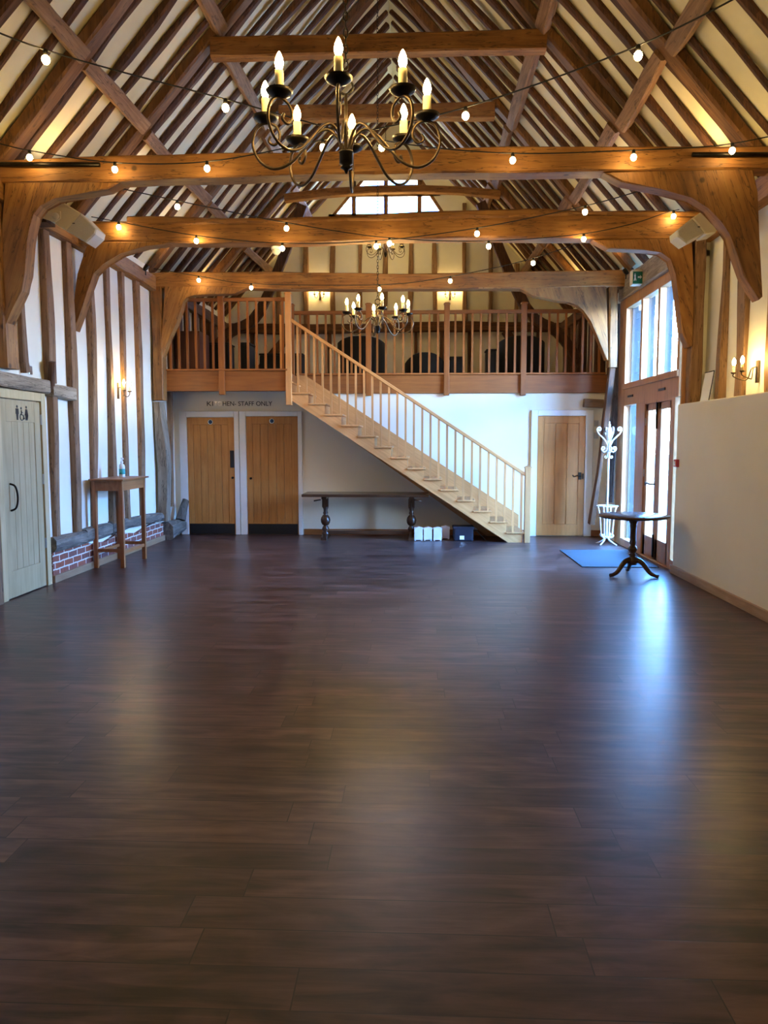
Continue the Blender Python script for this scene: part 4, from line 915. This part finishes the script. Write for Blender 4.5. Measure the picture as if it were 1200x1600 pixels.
# white coat stand
CS = V((2.93, 11.85, 0))
cs = thing('coat_stand', 'ornate white metal coat stand with umbrella basket beside the glazing', 'coat stand', CS)
obj('pole', tube(B(), [CS + V((0, 0, 0.10)), CS + V((0, 0, 1.6))], 0.015), 'white', cs)
b = B(); lathe(b, [(0, 1.6), (0.02, 1.6), (0.045, 1.66), (0.05, 1.72), (0.03, 1.79), (0.012, 1.81), (0.02, 1.83), (0.012, 1.85), (0.006, 1.88), (0, 1.89)], CS, 10); obj('finial', b, 'white', cs)
def rad(a, pr): return [CS + V((r * math.cos(a), r * math.sin(a), z)) for r, z in pr]
def curl(r0, z0, R, a0, turns, sgn, n=16):
    out = []
    for i in range(n + 1):
        t = i / n; a = a0 + sgn * 2 * PI * turns * t; q = R * (1 - 0.75 * t)
        out.append((r0 + q * math.cos(a), z0 + q * math.sin(a)))
    return out
for k in range(4):
    a = math.radians(5 + 90 * k)
    obj('upper_hook', tube(B(), rad(a, [(0.012, 1.42), (0.02, 1.52), (0.06, 1.60), (0.12, 1.66), (0.165, 1.70), (0.19, 1.75)] + curl(0.155, 1.765, 0.036, 0.0, 1.1, 1)), 0.011, 6), 'white', cs)
    a = math.radians(50 + 90 * k) if False else a
    obj('lower_hook', tube(B(), rad(a, [(0.012, 1.50), (0.03, 1.44), (0.07, 1.42), (0.105, 1.45)] + curl(0.085, 1.475, 0.03, -0.3, 1.0, 1)), 0.011, 6), 'white', cs)
    obj('small_scroll', tube(B(), rad(a, [(0.012, 1.42), (0.02, 1.36)] + curl(0.045, 1.35, 0.025, PI, 1.0, 1)), 0.007, 6), 'white', cs)
    obj('foot', tube(B(), rad(math.radians(45 + 90 * k), curl(0.10, 0.145, 0.022, 2.5, 0.9, -1)[::-1] + [(0.09, 0.12), (0.04, 0.10), (0.06, 0.07), (0.12, 0.035), (0.18, 0.008)]), 0.010, 6), 'white', cs)
ring = lambda r, z: tube(B(), [CS + V((r * math.cos(2 * PI * k / 32), r * math.sin(2 * PI * k / 32), z)) for k in range(32)], 0.008, 6, closed=True)
obj('basket_ring', ring(0.155, 0.60), 'white', cs); obj('basket_ring', ring(0.085, 0.13), 'white', cs)
for k in range(8):
    a = math.radians(45 * k + 10)
    obj('basket_bar', tube(B(), rad(a, [(0.15, 0.60), (0.125, 0.52), (0.105, 0.38), (0.095, 0.25), (0.085, 0.13)]), 0.007, 6), 'white', cs)
# door mat
tag(obj('entrance_mat', bx(2.10, 3.06, 9.68, 11.2, 0.0, 0.012, bev=0.004), 'mat'), 'ribbed entrance mat, coloured blue-grey for reflected daylight, inside the glazed double door', 'mat')

# ================================================================ WALL FITTINGS
def speaker(label, poly_body, poly_grille, arm, y0, pivot, logo):
    r = thing('wall_speaker', label, 'speaker', (poly_body[0][0], y0 + 0.12, poly_body[0][1]), 'wall speakers')
    obj('cabinet', prism(B(), [(x, y0, z) for x, z in poly_body], (0, 0.26, 0), bev=0.012), 'cream', r)
    obj('grille', prism(B(), [(x, y0 + 0.004, z) for x, z in poly_grille], (0, 0.252, 0), bev=0.012), 'grille', r)
    br = obj('bracket', prism(B(), [(x, y0 - 0.012, z) for x, z in arm], (0, 0.012, 0), bev=0.003), 'cream', r)
    d = lathe(B(), [(0, 0), (0.035, 0), (0.035, 0.01), (0.012, 0.014), (0, 0.014)], seg=18); d.transform(Matrix.Translation((pivot[0], y0 - 0.012, pivot[1])) @ RX); obj('pivot_bolt', d, 'cream', br)
    obj('badge', bx(logo[0] - 0.012, logo[0] + 0.012, y0 - 0.003, y0 + 0.004, logo[1] - 0.004, logo[1] + 0.004), 'black', r)
k = 8.05 / 1200
def P2(px, py, Y): return None
speaker('white box speaker on the left wall plate, above the studs',
        [(-3.71, 4.08), (-3.475, 3.935), (-3.64, 3.76), (-3.80, 3.86), (-3.86, 3.98)], [(-3.475, 3.935), (-3.315, 3.775), (-3.33, 3.72), (-3.43, 3.635), (-3.64, 3.76)],
        [(-3.93, 3.97), (-3.93, 3.90), (-3.74, 3.84), (-3.68, 3.88), (-3.68, 3.95), (-3.80, 3.97)], 8.05, (-3.73, 3.90), (-3.55, 3.83))
tag(obj('speaker_mount', bx(-4.02, -3.86, 8.1, 8.3, 3.86, 4.0), 'rafter'), 'dark wooden mounting block holding the left speaker', 'block')
speaker('white box speaker on the right, in front of the knee brace',
        [(3.02, 3.99), (3.14, 3.88), (3.03, 3.69), (2.93, 3.67), (2.79, 3.84)], [(2.79, 3.84), (2.645, 3.72), (2.655, 3.66), (2.745, 3.59), (2.93, 3.69)],
        [(3.20, 3.88), (3.20, 3.80), (3.06, 3.74), (2.97, 3.77), (2.95, 3.84), (3.0, 3.89)], 8.15, (2.99, 3.83), (2.86, 3.75))
tag(obj('speaker_mount', bx(3.16, 3.34, 8.2, 8.36, 3.76, 3.92), 'cream'), 'cream mounting plate holding the right speaker', 'block')

def candle_bulb(x, y, z, s=1.0):
    return lathe(B(), [(0, 0), (0.008 * s, 0), (0.014 * s, 0.014 * s), (0.0165 * s, 0.026 * s), (0.013 * s, 0.044 * s), (0.006 * s, 0.06 * s), (0, 0.068 * s)], (x, y, z), 10)
def sconce(label, base, wn, sp=0.10, out=0.13, group='twin-candle wall sconces'):
    """wn: direction out from the wall"""
    wn = V(wn); base = V(base); t = V((0, 0, 1)).cross(wn)
    r = thing('wall_sconce', label, 'wall light', base, group)
    b = B(); box(b, -0.022, 0.022, 0, 0.02, -0.11, 0.11, bev=0.004)
    a = math.atan2(wn.y, wn.x) - PI / 2
    b.transform(Matrix.Translation(base) @ Matrix.Rotation(a, 4, 'Z')); obj('backplate', b, 'bronze', r)
    for s in (-1, 1):
        e = base + wn * out + t * sp * s
        p = catmull([base + wn * 0.02 + V((0, 0, 0.05)), base + wn * 0.06 + t * s * 0.02 + V((0, 0, 0.03)), base + wn * 0.08 + t * s * 0.045 + V((0, 0, -0.06)), base + wn * 0.11 + t * s * 0.08 + V((0, 0, -0.075)), e + V((0, 0, -0.04)), e + V((0, 0, -0.01))], 5)
        ar = obj('arm', tube(B(), p, 0.006, 6), 'bronze', r)
        obj('drip_pan', lathe(B(), [(0, -0.012), (0.02, -0.012), (0.03, 0.0), (0.028, 0.004), (0, 0.0)], e, 14), 'bronze', ar)
        cd = obj('candle_sleeve', lathe(B(), [(0, 0), (0.0135, 0), (0.0135, 0.07), (0, 0.07)], e, 12), 'candle', r)
        obj('candle_bulb', candle_bulb(e.x, e.y, e.z + 0.07, 1.15), 'sconce', cd, label='glowing candle bulb')
    return r
sconce('twin candle sconce glowing on the left wall above the bar table', (XL + 0.03, 10.42, 2.27), (1, 0, 0))
sconce('twin candle sconce glowing on the right wall above the half-height wall', (XR - 0.01, 7.86, 2.27), (-1, 0, 0), out=0.2)
sconce('left twin candle sconce on the gable wall above the gallery', (-2.10, YG - 0.01, 4.75), (0, -1, 0))
sconce('right twin candle sconce on the gable wall above the gallery', (0.72, YG - 0.01, 4.73), (0, -1, 0))

ex = thing('exit_sign', 'green and white exit sign box on the plate above the tall glazing', 'sign', (3.02, 11.0, 3.78))
obj('housing', bx(2.96, 3.10, 10.92, 11.06, 3.73, 3.93, bev=0.004), 'cream', ex)
obj('sign_face', bx(2.965, 3.095, 10.912, 10.922, 3.74, 3.90), 'green', ex, label='green face with white running man and arrow')
b = B(); Y_ = 10.905
def pz(pts): prism(b, [(x, Y_, z) for x, z in pts], (0, 0.006, 0))
pz([(2.985, 3.865), (2.995, 3.865), (2.995, 3.875), (2.985, 3.875)]); pz([(2.98, 3.858), (3.0, 3.86), (2.998, 3.82), (2.985, 3.82)]); pz([(2.985, 3.82), (2.998, 3.82), (3.01, 3.78), (3.0, 3.778)]); pz([(2.985, 3.82), (2.995, 3.82), (2.985, 3.775), (2.975, 3.778)])
pz([(3.03, 3.815), (3.06, 3.815), (3.06, 3.80), (3.085, 3.825), (3.06, 3.85), (3.06, 3.835), (3.03, 3.835)])
obj('pictogram', b, 'white', ex, label='white running man and arrow')

fa = thing('fire_alarm_point', 'small red fire alarm call point on the edge of the cream half wall', 'alarm', (3.09, 9.25, 1.3))
obj('housing', bx(3.065, 3.10, 9.20, 9.30, 1.28, 1.37, bev=0.005), 'red', fa); obj('press_panel', bx(3.06, 3.066, 9.225, 9.275, 1.30, 1.35), 'white', fa, label='white press panel')
nf = thing('framed_notice', 'thin framed white notice standing on the half wall beside the dark post', 'notice', (3.37, 8.95, 2.03))
b = B(); prism(b, [(3.26, 9.06, 2.03), (3.26, 8.80, 2.03), (3.31, 8.80, 2.36), (3.31, 9.06, 2.36)], (0.008, 0, -0.001)); obj('sheet', b, 'white', nf)
b = B(); tube(b, [(3.31, 8.79, 2.365), (3.31, 9.07, 2.365)], 0.006, 6); tube(b, [(3.26, 8.79, 2.03), (3.31, 8.79, 2.36)], 0.005, 6); obj('frame_edge', b, 'black', nf)
tag(obj('light_switch', bx(XL, XL + 0.012, 8.06, 8.13, 2.29, 2.38, bev=0.003), 'steel'), 'grey metal switch plate on the left wall above the toilet door', 'switch')
sd = thing('smoke_detector', 'white round smoke detector under the second tie beam', 'smoke detector', (-1.66, 9.28, 3.78))
obj('base', lathe(B(), [(0, 0.095), (0.062, 0.095), (0.062, 0.065), (0.055, 0.06), (0, 0.06)], (-1.66, 9.28, 3.78), 24), 'white', sd)
obj('sensor_head', lathe(B(), [(0, 0.06), (0.05, 0.06), (0.05, 0.035), (0.03, 0.01), (0.018, 0.0), (0, 0.0)], (-1.66, 9.28, 3.78), 24), 'cream', sd)

# ================================================================ CHANDELIERS
def make_chandelier(label, loc, rot, chain_top):
    """base of the tree is the finial tip"""
    L0 = V(loc)
    r = thing('chandelier', label, 'chandelier', loc, 'wrought iron chandeliers')
    O = V((0, 0, 0)) + L0
    obj('hub', lathe(B(), [(0, 0.02), (0.006, 0.026), (0.012, 0.04), (0.03, 0.05), (0.02, 0.06), (0.034, 0.07), (0.034, 0.12), (0.038, 0.125), (0.02, 0.14), (0.009, 0.15), (0, 0.15)], O, 16), 'iron', r)
    obj('stem', tube(B(), [O + V((0, 0, 0.14)), O + V((0, 0, 0.40))], 0.008, 8), 'bronze', r)
    obj('eye_ring', tube(B(), [O + V((0.035 * math.cos(a), 0, 0.435 + 0.035 * math.sin(a))) for a in [2 * PI * k / 16 for k in range(16)]], 0.006, 6, closed=True), 'iron', r)
    Rr = 0.40
    for k in range(8):
        a = rot + 2 * PI * k / 8; c, s_ = math.cos(a), math.sin(a)
        def R3(pr): return [O + V((q * c, q * s_, z)) for q, z in pr]
        main = [(0.02, 0.12), (0.04, 0.19), (0.09, 0.235), (0.15, 0.21), (0.21, 0.145), (0.28, 0.075), (0.36, 0.05), (0.43, 0.085), (0.465, 0.16), (0.45, 0.235), (0.40, 0.27), (0.345, 0.25), (0.33, 0.20), (0.355, 0.165), (0.385, 0.18), (0.375, 0.205)]
        ar = obj('arm', tube(B(), catmull(R3(main), 4), 0.0075, 6), 'bronze', r)
        obj('drip_pan', lathe(B(), [(0, 0.268), (0.02, 0.268), (0.055, 0.285), (0.064, 0.30), (0.058, 0.30), (0.02, 0.288), (0, 0.288)], O + V((Rr * c, Rr * s_, 0)), 18), 'iron', ar)
        cd = obj('candle_sleeve', lathe(B(), [(0, 0.288), (0.0205, 0.288), (0.0205, 0.385), (0.018, 0.388), (0, 0.388)], O + V((Rr * c, Rr * s_, 0)), 14), 'candle', r)
        obj('candle_bulb', candle_bulb(O.x + Rr * c, O.y + Rr * s_, O.z + 0.388, 1.25), 'bulb', cd, label='glowing candle bulb')
    # chain
    return r
def chain(root, z0, z1):
    x, y = WO[root].x, WO[root].y; b = B(); z = z0; i = 0
    while z < z1:
        ax = V((1, 0, 0)) if i % 2 == 0 else V((0, 1, 0))
        tube(b, [V((x, y, z + 0.022)) + ax * 0.011 * math.cos(t) + V((0, 0, 0.024 * math.sin(t))) for t in [2 * PI * k / 10 for k in range(10)]], 0.0035, 5, closed=True)
        z += 0.038; i += 1
    obj('chain', b, 'iron', root)
c1 = make_chandelier('large black wrought iron chandelier with eight lit candles, nearest the viewer', (-0.352, 3.95, 2.885), math.radians(90.5), 6)
c2 = copy_tree(c1); c2.location = (-0.50, 10.1, 2.94); c2.rotation_euler = (0, 0, math.radians(10)); c2['label'] = 'lit black chandelier hanging in front of the gallery railing'
WO[c2] = V((-0.50, 10.1, 2.94))
c3 = copy_tree(c1); c3.location = (-0.60, 15.2, 5.10); c3.rotation_euler = (0, 0, math.radians(22)); c3['label'] = 'small distant black chandelier high over the gallery near the gable wall'
c3.scale = (0.85, 0.85, 0.85); WO[c3] = V((-0.60, 15.2, 5.10))
chain(c1, 3.40, 8.1); 
b0 = WO[c2]
def chain2(root, zlen, rootz):
    b = B(); z = 0.47; i = 0
    while z < zlen:
        ax = V((1, 0, 0)) if i % 2 == 0 else V((0, 1, 0))
        tube(b, [WO[root] + V((0, 0, z + 0.022)) + ax * 0.011 * math.cos(t) + V((0, 0, 0.024 * math.sin(t))) for t in [2 * PI * k / 10 for k in range(10)]], 0.0035, 5, closed=True)
        z += 0.038; i += 1
    obj('chain', b, 'iron', root)
chain2(c2, 5.2, 0); chain2(c3, 3.4, 0)

# ================================================================ FESTOON LIGHTS
def festoon(label, pts, bulbs):
    P = catmull(pts, 10)
    r = thing('festoon_string', label, 'string lights', P[0], 'festoon lights')
    obj('cable', tube(B(), P, 0.0055, 6), 'cable', r)
    for (x, hang) in bulbs:
        q = min(P, key=lambda p: abs(p.x - x)); i = P.index(q)
        # interpolate on the cable at x
        for a, c in zip(P, P[1:]):
            if min(a.x, c.x) <= x <= max(a.x, c.x) and abs(c.x - a.x) > 1e-6: q = a.lerp(c, (x - a.x) / (c.x - a.x)); break
        h = 0.0
        bl = obj('bulb', lathe(B(), [(0, -0.092), (0.014, -0.088), (0.024, -0.075), (0.027, -0.06), (0.023, -0.045), (0.014, -0.036), (0, -0.034)], q + V((0, 0, h)), 12), 'fest', r, label='glowing round bulb')
        obj('socket', lathe(B(), [(0, -0.042), (0.013, -0.042), (0.016, -0.02), (0.014, 0.004), (0, 0.006)], q + V((0, 0, h)), 10), 'cable', bl)
A1 = [(-2.86, 4.7, 4.17), (-2.44, 5.2, 4.14), (-1.4, 6.0, 4.14), (-0.3, 6.75, 4.12), (0.8, 7.2, 4.16), (1.85, 7.27, 4.19), (2.67, 7.27, 4.22), (3.13, 7.27, 4.29)]
A2 = [(1.98, 4.7, 4.18), (1.38, 5.2, 4.08), (0.35, 6.0, 4.06), (-0.79, 6.75, 4.13), (-1.87, 7.2, 4.13), (-2.75, 7.27, 4.15), (-3.53, 7.27, 4.26), (-3.88, 7.27, 4.34)]
B1 = [(-3.69, 7.72, 4.19), (-3.37, 7.8, 4.18), (-2.46, 8.2, 4.08), (-1.43, 8.7, 3.99), (-0.31, 8.95, 3.88), (0.80, 9.05, 3.86), (1.84, 9.08, 3.93), (2.44, 9.08, 4.04), (2.79, 9.08, 4.15), (2.96, 9.08, 4.19)]
B2 = [(2.64, 7.72, 4.15), (2.28, 7.85, 4.05), (1.70, 8.2, 3.98), (0.65, 8.7, 3.91), (-0.46, 8.95, 3.85), (-1.53, 9.05, 3.86), (-2.53, 9.08, 3.96), (-3.42, 9.08, 4.12), (-3.79, 9.08, 4.19)]
CC = [(2.16, 9.55, 4.03), (1.43, 10.2, 3.91), (0.44, 10.8, 3.83), (-0.53, 11.2, 3.81), (-2.43, 11.6, 3.92), (-3.24, 11.68, 4.05), (-3.95, 11.68, 4.17)]
festoon('festoon string swooping from the upper left to the right end of the nearest tie beam', A1, [(x, 0) for x in (-2.44, -1.44, -0.30, 0.86, 1.95, 2.82)])
festoon('festoon string swooping from the upper right to the left end of the nearest tie beam', A2, [(x, 0) for x in (1.40, 0.36, -0.80, -1.92, -2.80, -3.60)])
festoon('festoon string running from left to right in front of the second tie beam', B1, [(x, 0) for x in (-2.50, -1.44, -0.31, 0.82, 1.90, 2.90)])
festoon('festoon string running from right to left in front of the second tie beam', B2, [(x, 0) for x in (1.72, 0.66, -0.46, -1.55, -2.56, -3.47)])
festoon('festoon string running from the second to the third tie beam before the gallery', CC, [(x, 0) for x in (1.49, 0.46, -0.53, -2.46, -3.27)])

# ================================================================ ROOF UPLIGHTS
def uplight(label, loc, aim, power, blend=0.9):
    loc = V(loc); aim = V(aim)
    r = thing('uplight', label, 'spotlight', loc, 'roof uplights')
    d = (aim - loc).normalized(); q = d.to_track_quat('Z', 'Y').to_matrix().to_4x4(); T = Matrix.Translation(loc) @ q
    b = lathe(B(), [(0, -0.09), (0.02, -0.09), (0.032, -0.06), (0.036, 0.0), (0.032, 0.0), (0.030, -0.012), (0, -0.012)], seg=16); b.transform(T); obj('lamp_head', b, 'iron', r)
    b = lathe(B(), [(0, -0.010), (0.029, -0.010), (0.029, -0.006), (0, -0.004)], seg=16); b.transform(T); obj('lens', b, 'lens', r, label='glowing lens')
    obj('bracket', tube(B(), [loc - d * 0.05, loc - d * 0.05 + V((0, 0, -0.10))], 0.008, 6), 'iron', r)
    l = bpy.data.lights.new('uplight_beam', 'SPOT'); l.energy = power; l.color = (1.0, 0.62, 0.24); l.spot_size = math.radians(110); l.spot_blend = blend; l.shadow_soft_size = 0.03
    lo = bpy.data.objects.new('uplight_beam', l); C.objects.link(lo); lo.parent = r
    lo.location = d * 0.03; lo.rotation_euler = (-d).to_track_quat('Z', 'Y').to_euler()
U = 28
uplight('uplight on the left wall plate behind the nearest tie beam, near the left speaker', (-3.85, 8.2, 4.14), (-3.0, 7.8, 5.3), U)
uplight('uplight behind the right end of the nearest tie beam', (2.95, 8.05, 4.14), (2.3, 7.9, 5.3), U)
uplight('uplight on the left behind the second tie beam', (-3.7, 9.75, 4.14), (-3.0, 9.7, 5.2), U)
uplight('uplight on the right behind the second tie beam', (2.75, 9.75, 4.14), (2.2, 9.7, 5.2), U)
uplight('small bright uplight on the left wall plate before the gallery post', (-3.93, 11.35, 4.14), (-3.3, 11.8, 5.2), U)
uplight('small bright uplight above the exit sign', (3.02, 11.6, 4.08), (2.3, 11.9, 5.2), U)
uplight('uplight low in the left of the gallery behind the balustrade', (-3.97, 14.2, 4.15), (-3.3, 14.2, 5.2), U * 0.8)
uplight('uplight low in the right of the gallery behind the balustrade', (3.03, 14.2, 4.15), (2.4, 14.2, 5.2), U * 0.8)
uplight('uplight overhead left beyond the top of the photo', (-3.7, 5.0, 4.3), (-2.9, 5.2, 5.4), U * 0.7)
uplight('uplight overhead right beyond the top of the photo', (2.8, 5.0, 4.3), (2.1, 5.2, 5.4), U * 0.7)
